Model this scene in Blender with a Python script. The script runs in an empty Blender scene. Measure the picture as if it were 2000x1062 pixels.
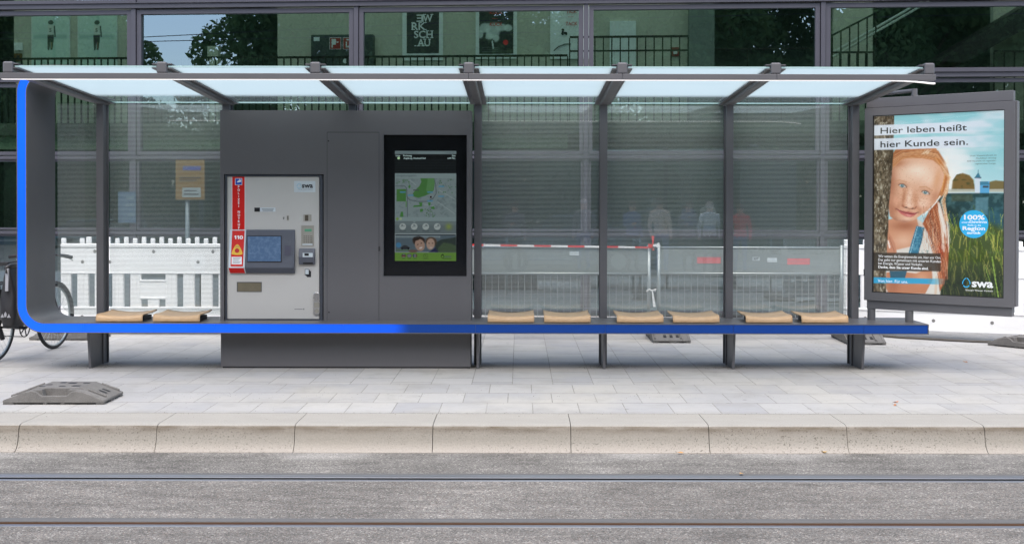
import bpy, bmesh, math, random
import numpy as np
from mathutils import Matrix, Vector, noise as mnoise

random.seed(7)
SC = bpy.context.scene
COL = SC.collection
R = math.radians

# ---------------------------------------------------------------- camera, sky, sun, exposure
cam = bpy.data.cameras.new("camera")
cam_o = bpy.data.objects.new("camera", cam)
COL.objects.link(cam_o)
cam.lens, cam.sensor_width = 39.6, 36.0
cam.shift_x, cam.shift_y = -0.0075, -0.0535
cam.clip_start, cam.clip_end = 0.05, 2000
cam_o.matrix_world = Matrix.Translation((0, 0, 1.5)) @ Matrix.Rotation(R(89.5), 4, 'X') @ Matrix.Rotation(R(0.10), 4, 'Z')
SC.camera = cam_o

SUN_EL, SUN_ROT = 60.0, 181.0
world = bpy.data.worlds.new("World")
SC.world = world
world.use_nodes = True
wn, wl = world.node_tree.nodes, world.node_tree.links
sky = wn.new("ShaderNodeTexSky")
sky.sky_type = 'NISHITA'
sky.sun_disc = False
sky.sun_elevation, sky.sun_rotation = R(SUN_EL), R(SUN_ROT)
sky.air_density, sky.dust_density, sky.ozone_density = 1.0, 2.2, 1.0
wl.new(sky.outputs[0], wn["Background"].inputs[0])
wn["Background"].inputs[1].default_value = 0.13

sun = bpy.data.lights.new("sun", 'SUN')
sun.energy, sun.angle, sun.color = 1.5, R(75), (1.0, 0.93, 0.84)
sun_o = bpy.data.objects.new("sun", sun)
COL.objects.link(sun_o)
sd = Vector((math.sin(R(SUN_ROT)) * math.cos(R(SUN_EL)), math.cos(R(SUN_ROT)) * math.cos(R(SUN_EL)), math.sin(R(SUN_EL))))
sun_o.rotation_euler = sd.to_track_quat('Z', 'Y').to_euler()
SC.view_settings.view_transform = 'Standard'
SC.view_settings.look = 'None'
SC.view_settings.exposure = 1.2
SC.view_settings.gamma = 1
SC.render.film_transparent = False
SC.cycles.max_bounces = 10
SC.cycles.transparent_max_bounces = 24
SC.cycles.caustics_reflective = False
SC.cycles.caustics_refractive = False
SC.cycles.use_denoising = True

# ---------------------------------------------------------------- measuring helpers
FP, U0, V0, H = 2200.0, 1015.0, 405.0, 1.5      # focal length in photo pixels, vanishing point, eye height

def P(u, v, Y):
    s = FP / Y
    return Vector(((u - U0) / s, Y, H - (v - V0) / s))

def X_(u, Y): return (u - U0) * Y / FP
def Z_(v, Y): return H - (v - V0) * Y / FP

TH = R(-3.8)                                     # the facade stands a little askew to the kerb
FO = Vector((0, 15.7, 0))
FX, FY = Vector((math.cos(TH), math.sin(TH), 0)), Vector((-math.sin(TH), math.cos(TH), 0))
FM = Matrix.Translation(FO) @ Matrix.Rotation(TH, 4, 'Z')

def FL(u, v, d):
    r = Vector(((u - U0) / FP, 1, -(v - V0) / FP))
    c = Vector((0, 0, H)) - FO
    t = (d - c.dot(FY)) / r.dot(FY)
    p = c + r * t
    return Vector((p.dot(FX), d, p.z))

# ---------------------------------------------------------------- materials
def srgb(r, g, b):
    def f(c):
        c = c / 255.0
        return c / 12.92 if c <= 0.04045 else ((c + 0.055) / 1.055) ** 2.4
    return (f(r), f(g), f(b))

MATS = {}
class NT:
    """small wrapper for node trees"""
    def __init__(self, name):
        self.m = bpy.data.materials.new(name)
        self.m.use_nodes = True
        self.n, self.l = self.m.node_tree.nodes, self.m.node_tree.links
        self.n.clear()
        self.out = self.n.new("ShaderNodeOutputMaterial")
        MATS[name] = self.m
    def node(self, t, **kw):
        nd = self.n.new(t)
        for k, v in kw.items(): setattr(nd, k, v)
        return nd
    def set(self, sock, v):
        if isinstance(v, bpy.types.NodeSocket): self.l.new(v, sock)
        elif isinstance(v, (tuple, list)) and len(v) == 3 and sock.type == 'RGBA': sock.default_value = (*v, 1)
        else: sock.default_value = v
    def coord(self, scale=(1, 1, 1), rot=(0, 0, 0), loc=(0, 0, 0), kind='Object'):
        tc = self.node("ShaderNodeTexCoord")
        mp = self.node("ShaderNodeMapping")
        mp.inputs['Scale'].default_value = scale
        mp.inputs['Rotation'].default_value = rot
        mp.inputs['Location'].default_value = loc
        self.l.new(tc.outputs[kind], mp.inputs[0])
        return mp.outputs[0]
    def noise(self, vec, scale, detail=3, rough=0.55):
        t = self.node("ShaderNodeTexNoise")
        self.l.new(vec, t.inputs['Vector'])
        t.inputs['Scale'].default_value, t.inputs['Detail'].default_value, t.inputs['Roughness'].default_value = scale, detail, rough
        return t.outputs['Fac']
    def voronoi(self, vec, scale, feature='F1'):
        t = self.node("ShaderNodeTexVoronoi", feature=feature)
        self.l.new(vec, t.inputs['Vector'])
        t.inputs['Scale'].default_value = scale
        return t
    def ramp(self, fac, stops):
        t = self.node("ShaderNodeValToRGB")
        e = t.color_ramp.elements
        e.remove(e[1])
        full = lambda c: (*c, 1) if isinstance(c, (tuple, list)) else (c, c, c, 1)
        e[0].position, e[0].color = stops[0][0], full(stops[0][1])
        for p_, c_ in stops[1:]:
            q = e.new(p_)
            q.color = full(c_)
        self.l.new(fac, t.inputs[0])
        return t.outputs[0]
    def math(self, op, a, b=0.0, c=None):
        t = self.node("ShaderNodeMath", operation=op)
        self.set(t.inputs[0], a); self.set(t.inputs[1], b)
        if c is not None: self.set(t.inputs[2], c)
        return t.outputs[0]
    def mix(self, fac, a, b, blend='MIX'):
        t = self.node("ShaderNodeMix", data_type='RGBA', blend_type=blend)
        self.set(t.inputs[0], fac); self.set(t.inputs[6], a); self.set(t.inputs[7], b)
        return t.outputs[2]
    def xyz(self, vec):
        t = self.node("ShaderNodeSeparateXYZ")
        self.l.new(vec, t.inputs[0])
        return t.outputs
    def bump(self, h, strength=0.3, dist=0.005):
        t = self.node("ShaderNodeBump")
        t.inputs['Strength'].default_value, t.inputs['Distance'].default_value = strength, dist
        self.l.new(h, t.inputs['Height'])
        return t.outputs[0]
    def principled(self, base=(0.5, 0.5, 0.5), rough=0.5, metal=0.0, spec=0.5, normal=None, emit=None, estr=0.0, coat=0.0):
        t = self.node("ShaderNodeBsdfPrincipled")
        self.set(t.inputs['Base Color'], base)
        self.set(t.inputs['Roughness'], rough)
        self.set(t.inputs['Metallic'], metal)
        self.set(t.inputs['Specular IOR Level'], spec)
        if coat: t.inputs['Coat Weight'].default_value = coat
        if normal is not None: self.l.new(normal, t.inputs['Normal'])
        if emit is not None:
            self.set(t.inputs['Emission Color'], emit)
            self.set(t.inputs['Emission Strength'], estr)
        return t.outputs[0]
    def shader(self, t, color=None, rough=None):
        nd = self.node(t)
        if color is not None: self.set(nd.inputs[0], color)
        if rough is not None: self.set(nd.inputs['Roughness'], rough)
        return nd.outputs[0]
    def mixs(self, fac, a, b):
        t = self.node("ShaderNodeMixShader")
        self.set(t.inputs[0], fac); self.l.new(a, t.inputs[1]); self.l.new(b, t.inputs[2])
        return t.outputs[0]
    def done(self, s):
        self.l.new(s, self.out.inputs[0])
        return self.m

def mat(name, col, rough=0.5, metal=0.0, var=0.12, vscale=3.0, fine=0.05, fscale=60.0, bump=0.0, bscale=120.0, spec=0.5, coat=0.0, emit=None, estr=0.0, stretch=(1, 1, 1)):
    t = NT(name)
    v = t.coord(scale=stretch)
    n1 = t.noise(v, vscale, 4)
    n2 = t.noise(v, fscale, 2)
    f = t.math('ADD', t.math('MULTIPLY', t.math('SUBTRACT', n1, 0.5), 2 * var), t.math('MULTIPLY', t.math('SUBTRACT', n2, 0.5), 2 * fine))
    f = t.math('ADD', f, 1.0)
    c = t.mix(1.0, tuple(col), t.mix(1.0, (1, 1, 1), f, 'MULTIPLY'), 'MULTIPLY')
    nrm = t.bump(t.noise(v, bscale, 2), bump, 0.003) if bump else None
    rr = t.math('ADD', t.math('MULTIPLY', t.math('SUBTRACT', n1, 0.5), 0.25), rough)
    return t.done(t.principled(c, rr, metal, spec, nrm, emit, estr, coat))

ANTH = mat("anthracite_paint", srgb(96, 96, 99), 0.42, 0.0, 0.07, 2.5, 0.03, 400, 0.05, 700)
ANTH_B = mat("cabinet_paint", srgb(98, 97, 99), 0.45, 0.0, 0.09, 1.3, 0.03, 400, 0.05, 700)
ANTH_D = mat("dark_groove_paint", srgb(40, 41, 44), 0.5, 0, 0.08)
GREYF = mat("facade_metal", srgb(81, 81, 90), 0.38, 0.2, 0.06, 1.5, 0.03, 90)
STEEL = mat("galvanised_steel", srgb(165, 172, 172), 0.4, 0.55, 0.15, 9, 0.1, 120)
CHROME = mat("brushed_metal", srgb(200, 200, 200), 0.28, 0.9, 0.05)
RAILTOP = mat("polished_rail_steel", srgb(138, 141, 146), 0.42, 0.6, 0.12, 2, 0.08, 60, stretch=(0.15, 6, 1))
RAILRUST = mat("rusty_rail_steel", srgb(110, 85, 68), 0.6, 0.3, 0.25, 2, 0.15, 60, stretch=(0.3, 4, 1))
BITUMEN = mat("bitumen_seal", srgb(104, 104, 103), 0.85, 0, 0.22, 3, 0.14, 90, 0.1, 200, 0.15, stretch=(0.4, 3, 1))
BLACK = mat("black_rubber", srgb(34, 34, 36), 0.65, 0, 0.15)
BLACKM = mat("black_metal", srgb(30, 30, 32), 0.4, 0.2, 0.1)
BAGM = mat("pannier_fabric", srgb(45, 45, 48), 0.42, 0, 0.22, 7, 0.1, 90, 0.35, 14)
REFLECT = mat("reflective_strip", srgb(170, 172, 178), 0.35, 0.2, 0.05)
WHITEP = mat("white_plastic", srgb(243, 244, 244), 0.42, 0, 0.07, 3, 0.03, 60)
TYREREC = mat("recycled_rubber", srgb(112, 110, 107), 0.88, 0, 0.42, 9, 0.4, 130, 0.8, 150)
ALU = mat("machine_front", srgb(196, 194, 189), 0.42, 0.05, 0.04, 2, 0.02, 400)
RED = mat("red_film", srgb(214, 30, 24), 0.35, 0, 0.05)
WHITE = mat("white_film", srgb(240, 240, 240), 0.4, 0, 0.02)
INK = mat("black_ink", srgb(28, 28, 32), 0.5, 0, 0.02)
GREYINK = mat("grey_ink", srgb(120, 122, 124), 0.5, 0, 0.02)
DARKGREY = mat("housing_paint", srgb(84, 88, 98), 0.4, 0, 0.08, 12, 0.05, 300)
YELLOW = mat("yellow_plate", srgb(238, 190, 66), 0.4, 0, 0.05)
BLUEF = mat("blue_film", srgb(36, 84, 190), 0.4, 0, 0.04)
CYAN = mat("cyan_film", srgb(56, 178, 226), 0.35, 0, 0.03)
PALEB = mat("pale_sticker", srgb(205, 214, 218), 0.4, 0, 0.03)
LCDG = mat("green_lcd", srgb(96, 160, 128), 0.3, 0, 0.04)
BEIGE = mat("keypad_metal", srgb(172, 168, 158), 0.4, 0.3, 0.05)
TROUGH = mat("tray_interior", srgb(112, 104, 84), 0.5, 0, 0.2, 14)
REDW = mat("red_tape", srgb(214, 66, 66), 0.4, 0, 0.05)
PANELB = mat("display_surround", srgb(26, 27, 30), 0.12, 0, 0.05)
STRIPW = mat("white_strip", srgb(250, 246, 246), 0.4, 0, 0.0, emit=(1, 0.96, 0.95), estr=0.32)  # white strip with a slight emission

def wood():
    t = NT("moulded_plywood")
    v = t.coord(scale=(1.2, 14, 14))
    n = t.noise(v, 12, 5, 0.65)
    v2 = t.coord()
    c = t.ramp(n, [(0.3, srgb(184, 148, 108)), (0.55, srgb(208, 174, 134)), (0.75, srgb(216, 186, 148))])
    n2 = t.noise(v2, 6, 2)
    c = t.mix(t.math('MULTIPLY', n2, 0.35), c, srgb(180, 154, 124))
    return t.done(t.principled(c, 0.42, 0, 0.4))
WOOD = wood()
WOODE = mat("plywood_edge", srgb(214, 168, 122), 0.6, 0, 0.1, 5, 0.2, 300)

def glass_clear(name, tint, refl=0.06, rough=0.0, gtint=(1, 1, 1)):
    t = NT(name)
    tr = t.shader("ShaderNodeBsdfTransparent", tint)
    gl = t.shader("ShaderNodeBsdfGlossy", gtint, rough)
    lw = t.node("ShaderNodeFresnel"); lw.inputs[0].default_value = 1.5
    f = t.math('ADD', t.math('MULTIPLY', lw.outputs[0], 0.9), refl)
    s = t.mixs(f, tr, gl)
    return t.done(s)
FGLASS = glass_clear("facade_glass", (0.44, 0.62, 0.52), 0.25, 0.0, (0.70, 0.87, 1.0))
CLEARG = glass_clear("clear_top", (0.96, 0.98, 0.98), 0.0)
_n = CLEARG.node_tree.nodes
for _q in list(_n):
    if _q.type == 'MIX_SHADER':
        for _l in list(_q.inputs[0].links): CLEARG.node_tree.links.remove(_l)
        _q.inputs[0].default_value = 0.02
COVER = glass_clear("cover_glass", (0.97, 0.985, 0.98), 0.015)

def striped_glass():
    t = NT("striped_glass")
    v = t.coord()
    z = t.xyz(v)[2]
    fr = t.math('FRACT', t.math('MULTIPLY', z, 1 / 0.0123))
    band = t.math('LESS_THAN', fr, 0.47)
    top = t.math('LESS_THAN', z, 2.488)
    band = t.math('MULTIPLY', band, top)
    tr = t.shader("ShaderNodeBsdfTransparent", (0.95, 0.985, 0.97))
    gl = t.shader("ShaderNodeBsdfGlossy", (1, 1, 1), 0.0)
    fz = t.node("ShaderNodeFresnel"); fz.inputs[0].default_value = 1.5
    rf = t.math('ADD', t.math('MULTIPLY', fz.outputs[0], 1.0), 0.115)
    base = t.mixs(rf, tr, gl)
    df = t.shader("ShaderNodeBsdfDiffuse", srgb(216, 227, 221))
    tl = t.shader("ShaderNodeBsdfTranslucent", srgb(196, 206, 202))
    frit = t.mixs(0.35, df, tl)
    frit = t.mixs(rf, t.mixs(0.42, frit, tr), gl)
    return t.done(t.mixs(band, base, frit))
STRIPED = striped_glass()

def roof_glass():
    t = NT("frosted_roof_glass")
    v = t.coord()
    y = t.xyz(v)[1]
    n = t.noise(v, 2.0, 2)
    clear = t.node("ShaderNodeMapRange", interpolation_type='SMOOTHSTEP')
    t.set(clear.inputs[0], y); t.set(clear.inputs[1], -0.46); t.set(clear.inputs[2], -0.20); t.set(clear.inputs[3], 0.0); t.set(clear.inputs[4], 0.92)
    tl = t.shader("ShaderNodeBsdfTranslucent", t.mix(n, (0.37, 0.465, 0.485), (0.41, 0.495, 0.51)))
    df = t.shader("ShaderNodeBsdfDiffuse", (0.72, 0.82, 0.84))
    tr = t.shader("ShaderNodeBsdfTransparent", (0.86, 0.94, 0.92))
    gl = t.shader("ShaderNodeBsdfGlossy", (1, 1, 1), 0.02)
    white = t.mixs(0.06, tl, df)
    s = t.mixs(clear.outputs[0], white, t.mixs(0.12, tr, df))
    return t.done(t.mixs(0.06, s, gl))
ROOFG = roof_glass()
GEDGE = mat("glass_edge", srgb(176, 205, 205), 0.2, 0, 0.03)

def blue_band():
    t = NT("blue_light_band")
    v = t.coord()
    x = t.xyz(v)[0]
    n = t.noise(t.coord(scale=(1, 1, 1)), 1.6, 2)
    lit = t.node("ShaderNodeMapRange", interpolation_type='SMOOTHSTEP')
    t.set(lit.inputs[0], x); t.set(lit.inputs[1], -0.78); t.set(lit.inputs[2], -0.58); t.set(lit.inputs[3], 1.0); t.set(lit.inputs[4], 0.0)
    e = t.math('MULTIPLY', lit.outputs[0], t.math('ADD', t.math('MULTIPLY', n, 0.25), 0.36))
    fall = t.node("ShaderNodeMapRange")
    t.set(fall.inputs[0], x); t.set(fall.inputs[1], -4.0); t.set(fall.inputs[2], -0.9); t.set(fall.inputs[3], 1.12); t.set(fall.inputs[4], 0.74)
    e = t.math('MULTIPLY', e, fall.outputs[0])
    return t.done(t.principled((0.004, 0.050, 0.27), 0.3, 0, 0.35, None, (0.004, 0.098, 1.0), e))
BLUEB = blue_band()

def pavement():
    t = NT("paving_slabs")
    v = t.coord()
    y = t.xyz(v)[1]
    def bricks(vec, w, h, off):
        b = t.node("ShaderNodeTexBrick")
        b.offset, b.offset_frequency = off, 2
        t.l.new(vec, b.inputs['Vector'])
        b.inputs['Color1'].default_value = (0, 0, 0, 1); b.inputs['Color2'].default_value = (1, 1, 1, 1)
        b.inputs['Mortar'].default_value = (0.5, 0.5, 0.5, 1)
        b.inputs['Scale'].default_value = 1.0
        b.inputs['Mortar Size'].default_value = 0.0042
        b.inputs['Mortar Smooth'].default_value = 0.25
        b.inputs['Brick Width'].default_value = w
        b.inputs['Row Height'].default_value = h
        return b
    jit = t.noise(v, 7, 1)
    a = bricks(t.coord(scale=(1, 0.45, 1), loc=(0.09, -8.19 * 0.45, 0)), 0.345, 0.45 * 0.45, 0.45)
    c = bricks(t.coord(scale=(1, 0.45, 1), rot=(0, 0, R(90)), loc=((9.54 + 0.12) * 0.45, 0.06, 0)), 0.62 * 0.45, 0.345, 0.37)
    back = t.math('GREATER_THAN', y, 9.54)
    tone = t.mix(back, a.outputs[0], c.outputs[0])
    mort = t.math('ADD', t.math('MULTIPLY', t.math('SUBTRACT', 1.0, back), a.outputs['Fac']), t.math('MULTIPLY', back, c.outputs['Fac']))
    seam = t.math('LESS_THAN', t.math('ABSOLUTE', t.math('SUBTRACT', y, 9.54)), 0.0035)
    mort = t.math('MAXIMUM', mort, seam)
    n1 = t.noise(v, 0.9, 5, 0.6)
    n2 = t.noise(v, 14, 4, 0.7)
    n3 = t.noise(v, 180, 2, 0.6)
    col = t.mix(tone, srgb(158, 158, 159), srgb(174, 173, 170))
    col = t.mix(t.ramp(n1, [(0.42, 0.0), (0.66, 0.75)]), col, srgb(178, 175, 167))
    f = t.math('ADD', 0.82, t.math('ADD', t.math('MULTIPLY', n2, 0.18), t.math('MULTIPLY', n3, 0.22)))
    col = t.mix(1.0, col, t.mix(1.0, (1, 1, 1), f, 'MULTIPLY'), 'MULTIPLY')
    # grit lying along some joints
    vor = t.voronoi(v, 70)
    grit = t.math('MULTIPLY', t.ramp(n1, [(0.55, 0.0), (0.7, 1.0)]), t.math('LESS_THAN', vor.outputs[0], 0.16))
    col = t.mix(t.math('MULTIPLY', grit, 0.45), col, srgb(128, 124, 114))
    x_ = t.xyz(v)[0]
    xm = t.math('SUBTRACT', t.math('FRACT', t.math('ADD', t.math('DIVIDE', t.math('ADD', x_, 4.0), 1.2), 0.5)), 0.5)
    dp = t.math('SQRT', t.math('ADD', t.math('POWER', t.math('MULTIPLY', xm, 1.0), 2.0), t.math('POWER', t.math('MULTIPLY', t.math('SUBTRACT', y, 10.60), 1.7), 2.0)))
    inx = t.math('LESS_THAN', t.math('ABSOLUTE', t.math('SUBTRACT', x_, -0.4)), 4.2)
    dirt = t.math('MULTIPLY', t.math('MULTIPLY', t.ramp(dp, [(0.03, 1.0), (0.34, 0.0)]), inx), t.ramp(n2, [(0.38, 0.25), (0.6, 1.0)]))
    col = t.mix(t.math('MULTIPLY', dirt, 0.75), col, srgb(112, 108, 98))
    gr2 = t.math('MULTIPLY', dirt, t.math('LESS_THAN', t.voronoi(v, 110).outputs[0], 0.28))
    col = t.mix(t.math('MULTIPLY', gr2, 0.6), col, srgb(70, 67, 60))
    kd = t.node("ShaderNodeMapRange")
    t.set(kd.inputs[0], y); t.set(kd.inputs[1], 8.30); t.set(kd.inputs[2], 8.19); t.set(kd.inputs[3], 0.0); t.set(kd.inputs[4], 0.5)
    col = t.mix(t.math('MULTIPLY', kd.outputs[0], t.ramp(n2, [(0.4, 0.2), (0.6, 1.0)])), col, srgb(136, 131, 120))
    blot = t.ramp(t.noise(v, 2.6, 5, 0.65), [(0.50, 0.0), (0.72, 0.55)])
    col = t.mix(blot, col, srgb(146, 144, 138))
    gum = t.voronoi(v, 3.1)
    gumf = t.math('MULTIPLY', t.math('LESS_THAN', gum.outputs[0], 0.055), t.math('GREATER_THAN', t.xyz(gum.outputs['Color'])[0], 0.45))
    col = t.mix(t.math('MULTIPLY', gumf, 0.45), col, srgb(104, 102, 98))
    mcol = t.mix(t.noise(v, 25, 2), srgb(92, 92, 90), srgb(168, 166, 158))
    mfac = t.math('MULTIPLY', mort, t.ramp(t.noise(v, 2.3, 3), [(0.3, 0.45), (0.55, 1.0)]))
    col = t.mix(mfac, col, mcol)
    hgt = t.math('SUBTRACT', t.math('MULTIPLY', n3, 0.3), t.math('MULTIPLY', mort, 1.0))
    hgt = t.math('ADD', hgt, t.math('MULTIPLY', tone, 0.25))
    return t.done(t.principled(col, 0.8, 0, 0.3, t.bump(hgt, 0.35, 0.003)))
PAVE = pavement()

def asphalt():
    t = NT("coarse_asphalt")
    v = t.coord()
    y = t.xyz(v)[1]
    vo = t.voronoi(v, 115)
    cell = t.xyz(vo.outputs['Color'])
    vo2 = t.voronoi(v, 260)
    cell2 = t.xyz(vo2.outputs['Color'])
    n1 = t.noise(v, 1.1, 5, 0.6)
    n2 = t.noise(t.coord(scale=(0.5, 2.0, 1)), 5, 4, 0.6)
    g = t.ramp(cell[0], [(0.0, srgb(50, 49, 47)), (0.2, srgb(96, 94, 90)), (0.65, srgb(120, 117, 112)), (0.88, srgb(146, 142, 136)), (1.0, srgb(206, 202, 193))])
    g2 = t.ramp(cell2[1], [(0.0, srgb(70, 69, 67)), (0.6, srgb(122, 119, 114)), (1.0, srgb(164, 160, 152))])
    c = t.mix(0.55, g, g2)
    tint = t.mix(t.ramp(cell[2], [(0.7, 0.0), (1.0, 0.35)]), c, srgb(176, 146, 124), 'MIX')
    warm = t.node("ShaderNodeMapRange")
    t.set(warm.inputs[0], y); t.set(warm.inputs[1], 7.2); t.set(warm.inputs[2], 6.8); t.set(warm.inputs[3], 0.0); t.set(warm.inputs[4], 1.0)
    c = t.mix(t.math('MULTIPLY', warm.outputs[0], 0.6), c, tint)
    c = t.mix(0.55, c, t.mix(1.0, c, t.mix(1.0, (1.9, 1.9, 1.9), n1, 'MULTIPLY'), 'MULTIPLY'))
    c = t.mix(0.55, c, t.mix(1.0, c, t.mix(1.0, (1.95, 1.95, 1.95), n2, 'MULTIPLY'), 'MULTIPLY'))
    oil = t.ramp(t.noise(t.coord(scale=(0.8, 1.4, 1), loc=(3.1, 0.4, 0)), 1.7, 4, 0.6), [(0.60, 0.0), (0.70, 0.45)])
    c = t.mix(oil, c, srgb(88, 84, 80))
    # pale dust that collects in the gutter
    gut = t.node("ShaderNodeMapRange")
    t.set(gut.inputs[0], y); t.set(gut.inputs[1], 7.4); t.set(gut.inputs[2], 7.72); t.set(gut.inputs[3], 0.0); t.set(gut.inputs[4], 0.45)
    c = t.mix(t.math('MULTIPLY', gut.outputs[0], t.ramp(n1, [(0.4, 0.0), (0.65, 1.0)])), c, srgb(190, 188, 183))
    hb = t.math('ADD', t.math('MULTIPLY', vo.outputs[0], -1.0), t.math('MULTIPLY', cell[1], 0.4))
    return t.done(t.principled(c, 0.85, 0, 0.25, t.bump(hb, 0.5, 0.004)))
ASPH = asphalt()

def kerbmat():
    t = NT("weathered_kerb_concrete")
    v = t.coord()
    z = t.xyz(v)[2]
    y = t.xyz(v)[1]
    n1 = t.noise(t.coord(scale=(0.35, 1, 1)), 3, 5, 0.6)
    n2 = t.noise(v, 90, 3, 0.7)
    n3 = t.noise(t.coord(scale=(0.5, 1, 3)), 9, 4)
    vo = t.voronoi(v, 52)
    base = t.mix(n1, srgb(150, 144, 133), srgb(164, 160, 152))
    # tyre scuffs on the upper lip of the face, light dust at its foot and on the top
    lip = t.ramp(t.math('MULTIPLY', z, -5.0), [(0.01, 0.0), (0.05, 1.0), (0.16, 0.9), (0.34, 0.15), (0.45, 0.0)])
    base = t.mix(t.math('MULTIPLY', lip, t.ramp(n3, [(0.35, 0.45), (0.65, 0.95)])), base, srgb(104, 94, 80))
    topm = t.math('GREATER_THAN', z, -0.012)
    base = t.mix(t.math('MULTIPLY', topm, 0.75), base, t.mix(n3, srgb(170, 167, 159), srgb(154, 151, 145)))
    foot = t.ramp(t.math('MULTIPLY', z, -5.0), [(0.6, 0.0), (0.85, 0.7)])
    base = t.mix(foot, base, srgb(164, 157, 148))
    pits = t.math('MULTIPLY', t.ramp(t.noise(v, 88, 3, 0.6), [(0.585, 0.0), (0.65, 1.0)]), t.ramp(n1, [(0.35, 0.15), (0.55, 1.0)]))
    pits = t.math('MULTIPLY', pits, t.math('SUBTRACT', 1.0, topm))
    base = t.mix(t.math('MULTIPLY', pits, 0.7), base, srgb(84, 76, 66))
    f = t.math('ADD', 0.76, t.math('MULTIPLY', n2, 0.48))
    base = t.mix(1.0, base, t.mix(1.0, (1, 1, 1), f, 'MULTIPLY'), 'MULTIPLY')
    return t.done(t.principled(base, 0.85, 0, 0.25, t.bump(t.math('SUBTRACT', n2, pits), 0.4, 0.003)))
KERB = kerbmat()

def leafmat(name, a, b):
    t = NT(name)
    oi = t.node("ShaderNodeNewGeometry")
    c = t.mix(oi.outputs['Random Per Island'], a, b)
    df = t.shader("ShaderNodeBsdfDiffuse", c)
    tl = t.shader("ShaderNodeBsdfTranslucent", c)
    return t.done(t.mixs(0.35, df, tl))
LEAF = leafmat("tree_leaves", (0.055, 0.11, 0.04), (0.13, 0.21, 0.085))
BARK = mat("tree_bark", srgb(92, 80, 66), 0.9, 0, 0.3, 6, 0.2, 40, 0.5, 30)
WALLG = mat("interior_plaster", srgb(176, 182, 166), 0.8, 0, 0.06, 1.2, 0.03, 40)
WALLD = mat("interior_dark", srgb(112, 124, 118), 0.7, 0, 0.1)
RAILM = mat("interior_rail", srgb(26, 28, 29), 0.5, 0.2, 0.05)
IPAPER = mat("interior_paper", srgb(214, 226, 222), 0.6, 0, 0.03)
IDARK = mat("interior_poster_black", srgb(44, 50, 48), 0.6, 0, 0.08)
IRED = mat("interior_red", srgb(190, 40, 42), 0.5, 0, 0.04)
IBLUE = mat("interior_blue_line", srgb(40, 50, 140), 0.5, 0, 0.05, emit=(0.05, 0.07, 0.8), estr=0.5)
IGLOW = mat("interior_glow_white", srgb(240, 240, 240), 0.5, 0, 0.0, emit=(1, 1, 0.96), estr=0.9)  # white with added glow, no lamp
IFLOOR = mat("interior_floor", srgb(120, 120, 116), 0.5, 0, 0.1)
FSIGN = mat("darkened_yellow", srgb(98, 77, 30), 0.5, 0, 0.05)  # yellow darkened to pass for a faint reflection

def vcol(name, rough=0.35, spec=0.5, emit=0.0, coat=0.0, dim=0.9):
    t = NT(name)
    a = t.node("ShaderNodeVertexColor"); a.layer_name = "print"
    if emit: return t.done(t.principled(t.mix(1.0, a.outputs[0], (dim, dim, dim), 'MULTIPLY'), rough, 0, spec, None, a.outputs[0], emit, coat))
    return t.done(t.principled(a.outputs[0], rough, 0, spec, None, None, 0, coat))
GLOW_WHITE = mat("glow_added_white", srgb(244, 244, 246), 0.4, 0, 0.0, emit=(0.95, 0.95, 0.97), estr=0.30)  # white lettering with added glow to brighten it
GLOW_CYAN = mat("glow_added_cyan", srgb(50, 172, 224), 0.4, 0, 0.02, emit=srgb(50, 172, 224), estr=0.36)
PRINT = vcol("printed_paper", 0.4, 0.3)
GLOWPRINT = vcol("glow_added_poster", 0.4, 0.3, emit=0.30)  # glow added to brighten the print, no lamp behind it
SCREEN = vcol("lit_screen", 0.25, 0.3, emit=0.27, dim=0.15)

# ---------------------------------------------------------------- mesh builder
ROOTM = {}
def tag(o, label=None, cat=None, group=None, kind=None):
    if label: o['label'] = label
    if cat: o['category'] = cat
    if group: o['group'] = group
    if kind: o['kind'] = kind
    return o

def thing(name, label, cat, loc=(0, 0, 0), rz=0.0, group=None):
    o = bpy.data.objects.new(name, None)
    COL.objects.link(o)
    o.location, o.rotation_euler = loc, (0, 0, rz)
    o.empty_display_size = 0.1
    ROOTM[o.name] = Matrix.Translation(loc) @ Matrix.Rotation(rz, 4, 'Z')
    return tag(o, label, cat, group)

def rootmat(o):
    while o is not None and o.name not in ROOTM: o = o.parent
    return ROOTM[o.name] if o is not None else Matrix.Identity(4)

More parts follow.
